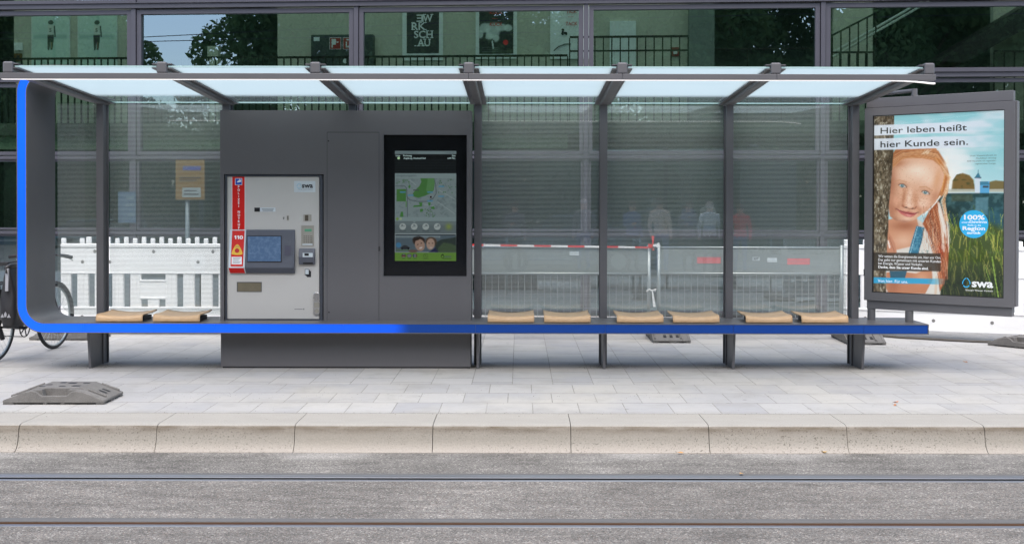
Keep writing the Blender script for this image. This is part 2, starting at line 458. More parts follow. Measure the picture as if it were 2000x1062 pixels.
class MB:
    def __init__(self):
        self.v, self.f, self.mi = [], [], []
        self.cur = 0
    def add(self, vs, fs):
        b = len(self.v)
        self.v += [tuple(p) for p in vs]
        self.f += [tuple(i + b for i in f) for f in fs]
        self.mi += [self.cur] * len(fs)
        return self
    def box(self, x0, x1, y0, y1, z0, z1):
        vs = [(x, y, z) for z in (z0, z1) for y in (y0, y1) for x in (x0, x1)]
        return self.add(vs, [(0, 2, 3, 1), (4, 5, 7, 6), (0, 1, 5, 4), (2, 6, 7, 3), (0, 4, 6, 2), (1, 3, 7, 5)])
    def hexa(self, pts):            # 8 points: bottom ring 4, top ring 4
        return self.add(pts, [(3, 2, 1, 0), (4, 5, 6, 7), (0, 1, 5, 4), (1, 2, 6, 5), (2, 3, 7, 6), (3, 0, 4, 7)])
    def quad(self, a, b, c, d): return self.add([a, b, c, d], [(0, 1, 2, 3)])
    def prism(self, pts2, lo, hi, axis='Y'):
        """2-D outline swept along an axis: 'Y' -> (x,z) outline, 'X' -> (y,z), 'Z' -> (x,y)"""
        n = len(pts2)
        def mk(p, w):
            return {'Y': (p[0], w, p[1]), 'X': (w, p[0], p[1]), 'Z': (p[0], p[1], w)}[axis]
        vs = [mk(p, lo) for p in pts2] + [mk(p, hi) for p in pts2]
        fs = [tuple(range(n))[::-1], tuple(range(n, 2 * n))] + [(i, (i + 1) % n, n + (i + 1) % n, n + i) for i in range(n)]
        return self.add(vs, fs)
    def tube(self, pts, r, n=10, closed=False, cap=True):
        pts = [Vector(p) for p in pts]
        rs = r if isinstance(r, (list, tuple)) else [r] * len(pts)
        m = len(pts)
        rings = []
        prev = None
        for i, p in enumerate(pts):
            if closed: d = pts[(i + 1) % m] - pts[(i - 1) % m]
            else: d = pts[min(i + 1, m - 1)] - pts[max(i - 1, 0)]
            d.normalize()
            if prev is None:
                a = d.orthogonal().normalized()
            else:
                a = (prev - d * prev.dot(d)).normalized()
            prev = a
            b = d.cross(a)
            rings.append([p + (a * math.cos(2 * math.pi * k / n) + b * math.sin(2 * math.pi * k / n)) * rs[i] for k in range(n)])
        vs = [q for rg in rings for q in rg]
        fs = []
        for i in range(m if closed else m - 1):
            j = (i + 1) % m
            for k in range(n):
                fs.append((i * n + k, i * n + (k + 1) % n, j * n + (k + 1) % n, j * n + k))
        if not closed and cap:
            fs.append(tuple(range(n))[::-1]); fs.append(tuple((m - 1) * n + k for k in range(n)))
        return self.add(vs, fs)
    def disc(self, c, nrm, r, n=24, thick=0.0):
        c, nrm = Vector(c), Vector(nrm).normalized()
        if thick: return self.tube([c, c + nrm * thick], r, n)
        a = nrm.orthogonal().normalized(); b = nrm.cross(a)
        return self.add([c + (a * math.cos(2 * math.pi * k / n) + b * math.sin(2 * math.pi * k / n)) * r for k in range(n)], [tuple(range(n))])
    def xf(self, M):
        self.v = [tuple(M @ Vector(p)) for p in self.v]
        return self
    def build(self, name, m, parent=None, bevel=0.0, smooth=False, local=False, seg=2):
        me = bpy.data.meshes.new(name)
        me.from_pydata(self.v, [], self.f)
        if parent is not None and not local: me.transform(rootmat(parent).inverted())
        for mm in (m if isinstance(m, (list, tuple)) else [m]): me.materials.append(mm)
        if any(self.mi): me.polygons.foreach_set("material_index", self.mi)
        bm = bmesh.new(); bm.from_mesh(me)
        bmesh.ops.recalc_face_normals(bm, faces=bm.faces)
        bm.to_mesh(me); bm.free()
        o = bpy.data.objects.new(name, me)
        COL.objects.link(o)
        if parent is not None: o.parent = parent
        if smooth:
            me.polygons.foreach_set("use_smooth", [True] * len(me.polygons))
        if bevel:
            b = o.modifiers.new("bevel", 'BEVEL')
            b.width, b.segments, b.limit_method, b.angle_limit = bevel, seg, 'ANGLE', R(35)
            b.harden_normals = False
        return o

def copy_tree(o, parent=None):
    c = o.copy()
    COL.objects.link(c)
    if parent is not None: c.parent = parent
    if o.name in ROOTM: ROOTM[c.name] = ROOTM[o.name].copy()
    for ch in list(o.children): copy_tree(ch, c)
    return c

# printed pictures: a flat sheet whose colours are painted point by point
def lin(a):
    a = np.clip(a, 0, 255) / 255.0
    return np.where(a <= 0.04045, a / 12.92, ((a + 0.055) / 1.055) ** 2.4)

def picture(name, corners, rgb, m, parent, local=False):
    """corners TL, TR, BR, BL ; rgb [ny, nx, 3] in 0..255"""
    ny, nx = rgb.shape[:2]
    tl, tr, br, bl = [np.array(c, float) for c in corners]
    a, b = np.meshgrid(np.linspace(0, 1, nx), np.linspace(0, 1, ny))
    a, b = a[..., None], b[..., None]
    pts = (tl * (1 - a) + tr * a) * (1 - b) + (bl * (1 - a) + br * a) * b
    vs = pts.reshape(-1, 3)
    i = np.arange(nx * ny).reshape(ny, nx)
    fs = np.stack([i[1:, :-1], i[1:, 1:], i[:-1, 1:], i[:-1, :-1]], -1).reshape(-1, 4)
    me = bpy.data.meshes.new(name)
    me.from_pydata(vs.tolist(), [], fs.tolist())
    if parent is not None and not local: me.transform(rootmat(parent).inverted())
    ca = me.color_attributes.new("print", 'FLOAT_COLOR', 'POINT')
    c4 = np.ones((nx * ny, 4), np.float32)
    c4[:, :3] = lin(rgb.reshape(-1, 3))
    ca.data.foreach_set("color", c4.ravel())
    me.materials.append(m)
    o = bpy.data.objects.new(name, me)
    COL.objects.link(o)
    if parent is not None: o.parent = parent
    return o

class Paint:
    def __init__(self, U, V, base):
        self.U, self.V = U, V
        self.c = np.ones(U.shape + (3,)) * np.array(base, float)
        self.rng = np.random.RandomState(5)
    def put(self, m, col, alpha=1.0):
        m = np.clip(m, 0, 1)[..., None] * alpha
        col = np.array(col, float)
        self.c = self.c * (1 - m) + col * m
        return self
    def ell(self, cx, cy, rx, ry, col, soft=0.12, rot=0.0, alpha=1.0):
        c, s = math.cos(R(rot)), math.sin(R(rot))
        dx, dy = self.U - cx, self.V - cy
        x, y = (dx * c + dy * s) / rx, (-dx * s + dy * c) / ry
        d = np.sqrt(x * x + y * y)
        return self.put((1 - d) / max(soft, 1e-3) + 0.5, col, alpha)
    def gauss(self, cx, cy, rx, ry, col, alpha=1.0, rot=0.0):
        c, s = math.cos(R(rot)), math.sin(R(rot))
        dx, dy = self.U - cx, self.V - cy
        x, y = (dx * c + dy * s) / rx, (-dx * s + dy * c) / ry
        return self.put(np.exp(-(x * x + y * y)), col, alpha)
    def polymask(self, pts, soft=0.8):
        U, V = self.U, self.V
        inside = np.zeros(U.shape, bool)
        dist = np.full(U.shape, 1e9)
        n = len(pts)
        for i in range(n):
            x1, y1 = pts[i]; x2, y2 = pts[(i + 1) % n]
            if y1 != y2:
                cond = ((y1 > V) != (y2 > V)) & (U < (x2 - x1) * (V - y1) / (y2 - y1) + x1)
                inside ^= cond
            L2 = (x2 - x1) ** 2 + (y2 - y1) ** 2 + 1e-9
            t = np.clip(((U - x1) * (x2 - x1) + (V - y1) * (y2 - y1)) / L2, 0, 1)
            dist = np.minimum(dist, np.hypot(U - (x1 + t * (x2 - x1)), V - (y1 + t * (y2 - y1))))
        sd = np.where(inside, dist, -dist)
        return np.clip(sd / soft + 0.5, 0, 1)
    def poly(self, pts, col, soft=0.8, alpha=1.0): return self.put(self.polymask(pts, soft), col, alpha)
    def line(self, pts, w, col, soft=0.6, alpha=1.0):
        d = np.full(self.U.shape, 1e9)
        for (x1, y1), (x2, y2) in zip(pts[:-1], pts[1:]):
            L2 = (x2 - x1) ** 2 + (y2 - y1) ** 2 + 1e-9
            t = np.clip(((self.U - x1) * (x2 - x1) + (self.V - y1) * (y2 - y1)) / L2, 0, 1)
            d = np.minimum(d, np.hypot(self.U - (x1 + t * (x2 - x1)), self.V - (y1 + t * (y2 - y1))))
        return self.put((w / 2 - d) / soft + 0.5, col, alpha)
    def rect(self, x0, y0, x1, y1, col, alpha=1.0, soft=0.5):
        m = np.minimum(np.minimum(self.U - x0, x1 - self.U), np.minimum(self.V - y0, y1 - self.V)) / soft + 0.5
        return self.put(m, col, alpha)
    def noise(self, sx, sy, seed=0):
        rng = np.random.RandomState(seed)
        g = rng.rand(256, 256)
        def one(fx, fy):
            x, y = self.U / fx, self.V / fy
            xi, yi = np.floor(x).astype(int), np.floor(y).astype(int)
            tx, ty = x - xi, y - yi
            tx, ty = tx * tx * (3 - 2 * tx), ty * ty * (3 - 2 * ty)
            q = lambda a, b: g[b % 256, a % 256]
            return (q(xi, yi) * (1 - tx) + q(xi + 1, yi) * tx) * (1 - ty) + (q(xi, yi + 1) * (1 - tx) + q(xi + 1, yi + 1) * tx) * ty
        return 0.6 * one(sx, sy) + 0.4 * one(sx / 2.3, sy / 2.3)

# lettering as flat meshes
TXT = []
def text(s, parent, m, p0, ex, ez, width=None, cap=None, bold=0.0, align='LEFT', name='lettering', local=False, mirror=False):
    """p0: left (or centre) end of the baseline, ex/ez: unit vectors along and up, cap: cap height, width: wanted width"""
    cu = bpy.data.curves.new("t", 'FONT')
    cu.body = s
    cu.size = 1.0
    cu.offset = bold
    cu.resolution_u = 3
    cu.fill_mode = 'FRONT'
    to = bpy.data.objects.new("t", cu)
    COL.objects.link(to)
    dg = bpy.context.evaluated_depsgraph_get()
    me0 = bpy.data.meshes.new_from_object(to.evaluated_get(dg))
    n = len(me0.vertices)
    co = np.empty(n * 3); me0.vertices.foreach_get("co", co); co = co.reshape(-1, 3)
    faces = [tuple(p.vertices) for p in me0.polygons]
    bpy.data.objects.remove(to); bpy.data.curves.remove(cu); bpy.data.meshes.remove(me0)
    x0, x1 = co[:, 0].min(), co[:, 0].max()
    CAP = 0.729
    ky = cap / CAP
    kx = (width / (x1 - x0)) if width else ky
    w = (x1 - x0) * kx
    off = {'LEFT': 0, 'CENTER': -w / 2, 'RIGHT': -w}[align]
    ex, ez, p0 = Vector(ex), Vector(ez), Vector(p0)
    xs = (co[:, 0] - x0) * kx
    if mirror: xs = w - xs
    vs = [p0 + ex * (x + off) + ez * (y * ky) for x, y in zip(xs, co[:, 1])]
    mb = MB(); mb.add(vs, faces)
    return mb.build(name, m, parent, local=local)

def merge(objs, name):
    """several letterings of one colour on one part become one mesh"""
    base = objs[0]
    bm = bmesh.new()
    for o in objs: bm.from_mesh(o.data)
    bm.to_mesh(base.data); bm.free()
    for o in objs[1:]: bpy.data.objects.remove(o)
    base.name = name
    return base

EX, EZ = (1, 0, 0), (0, 0, 1)
def ftext(s, parent, m, u, v, Y, u1=None, capv=6, bold=0.0, align='LEFT', name='lettering'):
    k = Y / FP
    w = abs(u1 - u) * k if u1 is not None else None
    return text(s, parent, m, P(u, v, Y), EX, EZ, w, capv * k, bold, align, name)
# ---------------------------------------------------------------- the setting: ground, road, kerb, pavement
mb = MB().box(-500, 500, -500, 500, -0.9, -0.32)
tag(mb.build("ground", mat("bare_ground", srgb(120, 122, 112), 0.9, 0, 0.2, 0.3)), kind='structure')
ZR = -0.18
R1 = [7.094, 7.040, 6.972, 6.932, 6.896]
R2 = [6.065, 6.000, 5.988, 5.942, 5.905]
mb = MB()
for y0, y1 in ((-9.0, R2[4]), (R2[0], R1[4]), (R1[0], 7.70)):
    mb.box(-80, 80, y0, y1, -0.30, ZR)
tag(mb.build("road", ASPH), kind='structure')
mb = MB().box(-80, 80, 8.19, 30, -0.30, 0.0)
tag(mb.build("pavement", PAVE), kind='structure')
mb = MB().box(-80, 80, -30, -9.0, -0.30, -0.05)
tag(mb.build("far_pavement", PAVE), kind='structure')

prof = [(8.186, -0.30), (8.186, 0.0), (7.812, 0.0), (7.786, -0.004), (7.768, -0.014), (7.757, -0.032), (7.748, -0.07),
        (7.740, -0.11), (7.728, -0.14), (7.710, -0.163), (7.69, -0.176), (7.685, -0.30)]
def smooth_prof(p, n):
    out = []
    for i in range(len(p) - 1):
        p0, p1, p2, p3 = p[max(i - 1, 0)], p[i], p[i + 1], p[min(i + 2, len(p) - 1)]
        for k in range(n):
            t = k / n
            out.append(tuple(0.5 * (2 * b_ + (c_ - a_) * t + (2 * a_ - 5 * b_ + 4 * c_ - d_) * t * t + (-a_ + 3 * b_ - 3 * c_ + d_) * t ** 3) for a_, b_, c_, d_ in zip(p0, p1, p2, p3)))
    return out + [p[-1]]
prof = prof[:2] + smooth_prof(prof[2:11], 4) + [prof[11]]
mb = MB()
KP = 0.9517
for k in range(-40, 40):
    x = 0.355 + KP * k
    wob = random.uniform(-0.005, 0.005)
    mb.prism([(y + wob * (1 if y < 8.0 else 0), z) for y, z in prof], x + 0.002, x + KP - 0.002, 'X')
kerb = mb.build("kerb", KERB, bevel=0.0015)
tag(kerb, kind='structure')

def tram_rail(e, label, rust):
    y0, y1, y2, y3, y4 = e
    root = thing("tram_rail", label, "rail", (0, y2, ZR), 0, "rails of the tram track")
    MB().box(-80, 80, y1, y0, ZR - 0.1, ZR + 0.002).build("sealing_strip", BITUMEN, root)
    MB().box(-80, 80, y2 + 0.001, y1 - 0.001, ZR - 0.1, ZR + 0.006).build("rail_head", RAILTOP if not rust else BITUMEN, root, bevel=0.004)
    mb = MB(); mb.box(-80, 80, y3, y2 - 0.004, ZR - 0.1, ZR - 0.02); mb.box(-80, 80, y2 - 0.004, y2 + 0.0005, ZR - 0.1, ZR + 0.001)
    mb.build("groove", RAILRUST if rust else BLACKM, root)  # black wall plate paints the shade inside the unrusted groove
    MB().box(-80, 80, y4, y3, ZR - 0.1, ZR + 0.003).build("rail_lip", RAILTOP, root, bevel=0.004)
tram_rail(R1, "polished grooved tram rail nearer the kerb with a dark groove", False)
tram_rail(R2, "grooved tram rail farther from the kerb with a rusty brown groove", True)

# ---------------------------------------------------------------- the glass-fronted building behind
bld = thing("glass_building", "dark framed glass building front standing behind the whole tram shelter", "building", FO, TH)
MU = [-620, -180, 265, 697, 1144, 1604.5, 2075, 2550]
LX = [FL(u, 150, 0).x for u in MU]
ZT = [0.05, 1.129, 2.196, 3.30, 4.335, 5.55]
def lbox(mb, x0, x1, d0, d1, z0, z1): return mb.box(x0, x1, d0, d1, z0, z1)
for i, x in enumerate(LX):
    MB().box(x - 0.032, x + 0.032, -0.075, 0.10, 0, 5.6).build("mullion", GREYF, bld, bevel=0.004, local=True)
for j, z in enumerate(ZT[1:5]):
    big = j >= 2
    mb = MB()
    if big:
        mb.box(LX[0], LX[-1], -0.10, -0.08, z - 0.03, z + 0.036)
        mb.box(LX[0], LX[-1], -0.13, -0.101, z + 0.0365, z + 0.046)
        mb.box(LX[0], LX[-1], -0.078, 0.08, z - 0.02, z + 0.03)
    else:
        mb.box(LX[0], LX[-1], -0.09, 0.08, z - 0.022, z + 0.022)
    mb.build("transom", GREYF, bld, local=True)
MB().box(LX[0], LX[-1], -0.09, 0.2, 0, 0.05).build("base_plinth", ANTH_D, bld, local=True)
for i in range(len(LX) - 1):
    for j in range(5):
        big = j >= 3
        fw = 0.062 if big else 0.03
        gx = 0.040
        x0, x1 = LX[i] + gx, LX[i + 1] - gx
        z0, z1 = ZT[j] + (0.037 if j else 0.0), ZT[j + 1] - (0.046 if j >= 2 else 0.024)
        if j == 2: fw = 0.05
        mb = MB()
        mb.box(x0, x0 + fw, -0.05, 0.05, z0, z1); mb.box(x1 - fw, x1, -0.05, 0.05, z0, z1)
        mb.box(x0 + fw, x1 - fw, -0.05, 0.05, z0, z0 + fw); mb.box(x0 + fw, x1 - fw, -0.05, 0.05, z1 - fw, z1)
        fr = mb.build("window_frame", GREYF, bld, local=True)
        rr = random.Random(i * 7 + j)
        a, b = rr.uniform(-0.004, 0.004), rr.uniform(-0.003, 0.003)   # panes never sit perfectly true
        MB().quad((x0 + fw, 0.0 - a - b, z0 + fw), (x1 - fw, 0.0 + a - b, z0 + fw), (x1 - fw, 0.0 + a + b, z1 - fw), (x0 + fw, -a + b, z1 - fw)).build("pane", FGLASS, fr, local=True)
# rooms behind the glass
MB().box(LX[0], LX[-1], 0.2, 3.0, 6.8, 7.0).build("unseen_roof_slab", WALLD, bld, local=True)  # unseen roof in two parts, gap between them added to let daylight in
MB().box(LX[0], LX[-1], 4.6, 9.0, 6.8, 7.0).build("unseen_roof_slab", WALLD, bld, local=True)

WD = 4.3
def wallx(u, d=WD): return FL(u, 70, d).x
for ua, ub in ((28, 262), (542, 1343), (1626, 1703), (1938, 2150)):
    MB().box(wallx(ua), wallx(ub), WD, WD + 0.15, 2.8, 7.0).build("gallery_wall", WALLG, bld, local=True)
MB().box(LX[0], LX[-1], 9.0, 9.2, 0, 7.0).build("back_wall", WALLD, bld, local=True)
MB().box(LX[0] - 0.2, LX[0] - 0.001, 0, 9.2, 0, 7.0).build("side_wall", WALLD, bld, local=True)
MB().box(LX[-1] + 0.001, LX[-1] + 0.2, 0, 9.2, 0, 7.0).build("side_wall", WALLD, bld, local=True)
MB().box(LX[0], LX[-1], 1.30, WD + 0.4, 2.60, 2.79).build("gallery_floor", IFLOOR, bld, local=True)
MB().box(LX[0], LX[-1], 0.2, 9, -0.05, 0.02).build("ground_floor", IFLOOR, bld, local=True)
MB().box(wallx(1343), wallx(1392), WD - 0.2, WD, 2.8, 7.0).build("gallery_door", WALLD, bld, local=True)
for ua, ub in ((-200, 440), (942, 1108)):
    MB().box(FL(ua, 275, 1.36).x, FL(ub, 275, 1.36).x, 1.36, 1.46, 2.39, 2.60).build("bulkhead", WALLG, bld, local=True)
a, b = FL(1108, 265, 2.2), FL(1535, 265, 2.2)
MB().box(a.x, b.x, 2.2, 2.24, a.z - 0.03, a.z + 0.03).build("blue_glow_strip", IBLUE, bld, local=True)  # glowing blue strip set inside the hall
a, b = FL(1586, 260, 2.0), FL(1643, 260, 2.0)
MB().box(a.x, b.x, 2.0, 2.08, a.z - 0.018, a.z + 0.018).build("white_glow_bar", IGLOW, bld, local=True)  # added glowing bar in place of a mirrored white line
MB().box(FL(405, 110, WD).x, FL(426, 110, WD).x, WD, WD + 0.15, 2.8, FL(410, 92, WD).z).build("column_stub", WALLG, bld, local=True)
o = FL(1190, 42, WD - 0.06); q = FL(1241, 130, WD - 0.06)
MB().box(o.x, q.x, WD - 0.06, WD - 0.005, q.z - 0.5, o.z).build("white_wall_panel", IPAPER, bld, local=True)

def rail_run(ua, ub, vtop, d, zb, step, name, label, mid=None, group=None):
    a, b = FL(ua, vtop, d), FL(ub, vtop, d)
    root = thing(name, label, "railing", FM @ Vector(((a.x + b.x) / 2, d, zb)), TH, group)
    loc = lambda x, y, z: FM @ Vector((x, y, z))
    mb = MB(); mb.box(a.x, b.x, d - 0.02, d + 0.02, a.z - 0.02, a.z + 0.01).xf(FM)
    mb.build("handrail", RAILM, root)
    mb = MB()
    n = max(2, int((b.x - a.x) / step))
    for k in range(n + 1):
        x = a.x + (b.x - a.x) * k / n
        mb.box(x - 0.009, x + 0.009, d - 0.012, d + 0.012, zb, a.z - 0.021)
    if mid: mb.box(a.x, b.x, d - 0.014, d + 0.014, mid - 0.012, mid + 0.012)
    mb.xf(FM).build("balusters", RAILM, root)
rail_run(-60, 540, 118, 1.34, 2.79, 0.105, "gallery_railing", "black gallery railing indoors in front of the two pale figure posters", group="railings inside the building")
rail_run(541, 1108, 113.5, 1.34, 2.79, 0.107, "gallery_railing", "black gallery railing indoors below the black poster with white capitals", group="railings inside the building")
rail_run(1112, 1343, 73, 1.60, 2.79, 0.128, "landing_railing", "higher black landing railing indoors in front of the blank white panel", mid=FL(1200, 100, 1.6).z, group="railings inside the building")
rail_run(1622, 1706, 102, 2.9, 2.79, 0.13, "landing_railing", "short black railing indoors at the foot of the stairs", group="railings inside the building")
rail_run(1940, 2120, 99, 2.9, 2.79, 0.15, "landing_railing", "black railing indoors under the sloping stair, above the poster case", group="railings inside the building")
rail_run(1392, 1592, 96, 5.5, 2.79, 0.5, "hall_railing", "pale handrail line across the dark hall indoors", group="railings inside the building")
# stair
st = thing("staircase", "indoor staircase with pale sloping handrails behind the upper right window", "staircase", FM @ FL(1700, 70, 3.2), TH)
mb = MB()
for dv in (0, 8):
    mb.tube([FL(1618, 107 + dv, 3.2), FL(1800, 2 + dv, 3.2), FL(1900, -56 + dv, 3.2)], 0.022, 8)
mb.xf(FM).build("handrail", mat("pale_handrail", srgb(196, 206, 196), 0.5, 0.1), st)
mb = MB()
mb.tube([FL(1622, 70, 3.0), FL(1700, 30, 3.0), FL(1760, -1, 3.0)], 0.016, 6)
for k in range(6):
    u = 1624 + 17 * k
    mb.tube([FL(u, 69 - 8.7 * k, 3.0), FL(u, 140, 3.0)], 0.012, 6)
mb.xf(FM).build("balusters", RAILM, st)
p = [FL(1860, 130, 3.6), FL(2110, -10, 3.6), FL(2110, -60, 3.6), FL(1800, 128, 3.6)]
mb = MB(); mb.prism([(q.x, q.z) for q in p], 3.0, 4.2, 'Y').xf(FM).build("stair_flight", RAILM, st)

# things hanging in the gallery
def wall_rect(name, label, cat, u0, v0, u1, v1, m, d=WD - 0.03, thick=0.025, group=None):
    a, b = FL(u0, v0, d), FL(u1, v1, d)
    root = thing(name, label, cat, FM @ Vector(((a.x + b.x) / 2, d, b.z)), TH, group)
    mb = MB().box(a.x, b.x, d, d + thick, b.z, a.z)
    mb.xf(FM).build("backing" if name != "wall_box" else "case", m, root)
    return root
FEX = FX
def wtext(s, root, m, u, v, capv, u1=None, bold=0.0, align='CENTER', mirror=False, d=WD - 0.04, part='lettering'):
    k = 1 / (FP / (15.7 + WD))
    q = FL(u, v, d)
    return text(s, root, m, FM @ q, FEX, EZ, (abs(u1) * k if u1 else None), capv * k, bold, align, part, mirror=mirror)

G = "exhibition posters hung in the gallery"
r = wall_rect("exhibition_poster", "black exhibition poster with big pale serif capitals in a pale frame", "poster", 785.5, 16, 864.5, 119, IPAPER, group=G)
a, b = FL(794, 18, WD - 0.034), FL(857, 105, WD - 0.034)
MB().box(a.x, b.x, WD - 0.034, WD - 0.03, b.z, a.z).xf(FM).build("black_sheet", IDARK, r)
ls = []
for s, u, v, w, mir in (("E", 820, 44, 14, True), ("W", 835, 44, 19, False), ("RK", 817.5, 59.8, 28, False), ("SCH", 826.5, 75.5, 37, False), ("AU", 827.5, 91.5, 25, False)):
    ls.append(wtext(s, r, IPAPER, u, v, 14.5, w, 0.022, mirror=mir))
# slab serifs on the capitals
mb = MB()
def serif(u0, u1, v):
    q, w_ = FL(u0, v, WD - 0.041), FL(u1, v, WD - 0.041)
    mb.box(q.x, w_.x, WD - 0.041, WD - 0.0405, q.z - 0.008, q.z + 0.008)
for (u0, u1, v) in ((826, 832, 30), (840, 846, 30), (803, 810, 46), (803, 810, 59.3), (817, 823, 46), (826, 833, 46), (826, 833, 59.3), (832, 838, 62), (840, 846, 62), (832, 838, 75), (840, 846, 75),
                    (814, 821, 91), (823, 829, 91), (826, 832, 78), (836, 841, 78), (809, 813, 91)):
    serif(u0, u1, v)
ls.append(mb.xf(FM).build("lettering", IPAPER, r))
merge(ls, "lettering")
r = wall_rect("exhibition_poster", "black exhibition poster with a white fluffy cloud shape and a red dot", "poster", 928.5, 16, 1009, 115.5, IPAPER, group=G)
tl, br = FL(935.5, 18, WD - 0.036), FL(1002, 106, WD - 0.036)
nx, ny = 66, 88
Ug, Vg = np.meshgrid(np.linspace(935.5, 1002, nx), np.linspace(18, 106, ny))
pt = Paint(Ug, Vg, (36, 42, 42))
nz = pt.noise(7, 6, 3)
for cx, cy, rx, ry in ((945, 56, 14, 12), (962, 60, 17, 18), (978, 55, 14, 10), (955, 72, 9, 9), (968, 76, 9, 9), (992, 56, 10, 8), (938, 68, 7, 10)):
    pt.put(np.clip((1.15 - np.hypot((Ug - cx) / rx, (Vg - cy) / ry) - 0.35 * (1 - nz)) * 3, 0, 1), (205, 222, 216), 0.85)
pt.line([(961, 82), (963, 95)], 3, (200, 215, 210)); pt.line([(964, 80), (965, 86)], 2, (40, 44, 44))
for v in (94, 98, 102):
    pt.line([(942, v), (972, v)], 1.2, (120, 130, 128), alpha=0.6)
pt.ell(987, 84, 5, 5, (214, 50, 54))
cs = [FM @ Vector(c) for c in ((tl.x, WD - 0.036, tl.z), (br.x, WD - 0.036, tl.z), (br.x, WD - 0.036, br.z), (tl.x, WD - 0.036, br.z))]
picture("print", cs, pt.c, PRINT, r)
merge([wtext("KUCK", r, IRED, 968.5, 29, 7, 25, 0.01), wtext("—", r, IRED, 966, 40, 7, 11), wtext("KUCK", r, IRED, 968.5, 52, 7, 25, 0.01)], "lettering")
r = wall_rect("exhibition_poster", "pale exhibition poster with red words and a thin drawn arc", "poster", 1074, 16, 1152, 115.5, IPAPER, group=G)
merge([wtext("TICK", r, IRED, 1115.5, 27, 7, 21, 0.01), wtext("—", r, IRED, 1114, 36.5, 7, 11), wtext("TACK", r, IRED, 1115.5, 50.5, 7, 23, 0.01)], "lettering")
mb = MB(); mb.tube([FL(1081, 100, WD - 0.04), FL(1090, 92, WD - 0.04), FL(1103, 87, WD - 0.04), FL(1114, 87, WD - 0.04)], 0.008, 6)
for k in range(9):
    rr = random.Random(k)
    mb.disc(FL(1101 + rr.uniform(-5, 5), 63 + rr.uniform(-5, 5), WD - 0.04), (0, -1, 0), 0.02)
mb.xf(FM).build("drawing", IDARK, r)

def fig_poster(u0, u1, uc, lean, label):
    r = wall_rect("figure_poster", label, "poster", u0, 24, u1, 146, IPAPER, group="figure posters hung in the gallery")
    Ug, Vg = np.meshgrid(np.linspace(u0 + 1, u1 - 1, 60), np.linspace(26, 140, 90))
    p = Paint(Ug, Vg, (196, 222, 210))
    p.put(p.noise(30, 40, 2) * 0.4, (170, 205, 190))
    p.rect(u0 + 4, 71, u1 - 6, 79, (120, 160, 150), 0.35, 4)
    p.rect(uc + 3 + lean, 26, uc + 9 + lean, 140, (150, 195, 180), 0.35, 2)
    p.ell(uc, 47, 5.2, 4.5, (60, 74, 70))
    p.rect(uc - 6, 52, uc + 6, 72, (196, 210, 196), 0.9, 1)
    p.line([(uc + 7, 55), (uc + 8, 74)], 2.5, (50, 62, 58))
    p.poly([(uc - 7, 71), (uc + 6, 71), (uc + 5, 85), (uc + 3, 100), (uc - 1, 100), (uc - 1, 84), (uc - 3, 101), (uc - 6, 100)], (48, 56, 52))
    p.line([(uc + 1, 86), (uc + 1, 96)], 1.6, (150, 140, 100))
    c = [FL(u0 + 1, 26, WD - 0.034), FL(u1 - 1, 140, WD - 0.034)]
    picture("print", [FM @ Vector(q) for q in ((c[0].x, WD - 0.034, c[0].z), (c[1].x, WD - 0.034, c[0].z), (c[1].x, WD - 0.034, c[1].z), (c[0].x, WD - 0.034, c[1].z))], p.c, PRINT, r)
    wtext("S", r, IDARK, uc - 1, 65, 8, None, 0.01)
fig_poster(62, 137, 100, 0, "pale poster of a standing figure indoors, left of its twin")
fig_poster(152, 229, 190, -4, "pale figure poster indoors, right of its twin beside the first window post")
r = wall_rect("notice_sheet", "small white notice sheet indoors left of the figure posters", "notice", 28, 86, 44, 101, IPAPER)
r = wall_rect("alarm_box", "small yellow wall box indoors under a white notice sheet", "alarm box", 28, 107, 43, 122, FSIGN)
a, b = FL(33, 111, WD - 0.045), FL(38, 117, WD - 0.045)
MB().box(a.x, b.x, WD - 0.045, WD - 0.03, b.z, a.z).xf(FM).build("button", IDARK, r)
r = wall_rect("wall_box", "dark green wall cupboard indoors carrying two red fire safety signs", "cupboard", 607.5, 70, 728, 150, mat("cupboard_green", srgb(48, 62, 58), 0.5, 0), d=WD - 0.2, thick=0.19)
a, b = FL(612.5, 74.5, WD - 0.206), FL(624, 82, WD - 0.206)
MB().box(a.x, b.x, WD - 0.206, WD - 0.2005, b.z, a.z).xf(FM).build("sticker", IPAPER, r)
mb = MB(); mb.disc(FL(674.5, 121, WD - 0.203), (0, -1, 0), 0.042, 24, 0.01)
mb.xf(FM).build("lock", IPAPER, r)
def fire_sign(u, label, kind):
    d = WD - 0.215
    a, b = FL(u, 75, d), FL(u + 22.5, 98, d)
    r = thing("fire_sign", label, "sign", FM @ Vector(((a.x + b.x) / 2, d, b.z)), TH, "fire safety signs indoors")
    MB().box(a.x, b.x, d, d + 0.012, b.z, a.z).xf(FM).build("border", IPAPER, r)
    MB().box(a.x + 0.008, b.x - 0.008, d - 0.002, d - 0.0005, b.z + 0.008, a.z - 0.008).xf(FM).build("red_field", mat("sign_red", srgb(150, 34, 30), 0.5, 0), r)
    mb = MB()
    def bx(x0, x1, y0, y1):
        p, q = FL(u + x0, 75 + y0, d - 0.004), FL(u + x1, 75 + y1, d - 0.004)
        mb.box(p.x, q.x, d - 0.004, d - 0.0025, q.z, p.z)
    if kind == 0:
        bx(4, 12.5, 3, 14); bx(4, 6.5, 14, 20); bx(13.5, 17.5, 8, 10)
    else:
        bx(5.5, 8, 8, 19.5); bx(8.2, 13, 16, 19.5); bx(13.2, 15.5, 8, 19.5); bx(7, 14, 3, 5.5)
    mb.xf(FM).build("symbol", IPAPER, r)
fire_sign(643.5, "red fire safety sign on the dark cupboard showing a hose symbol, left one", 0)
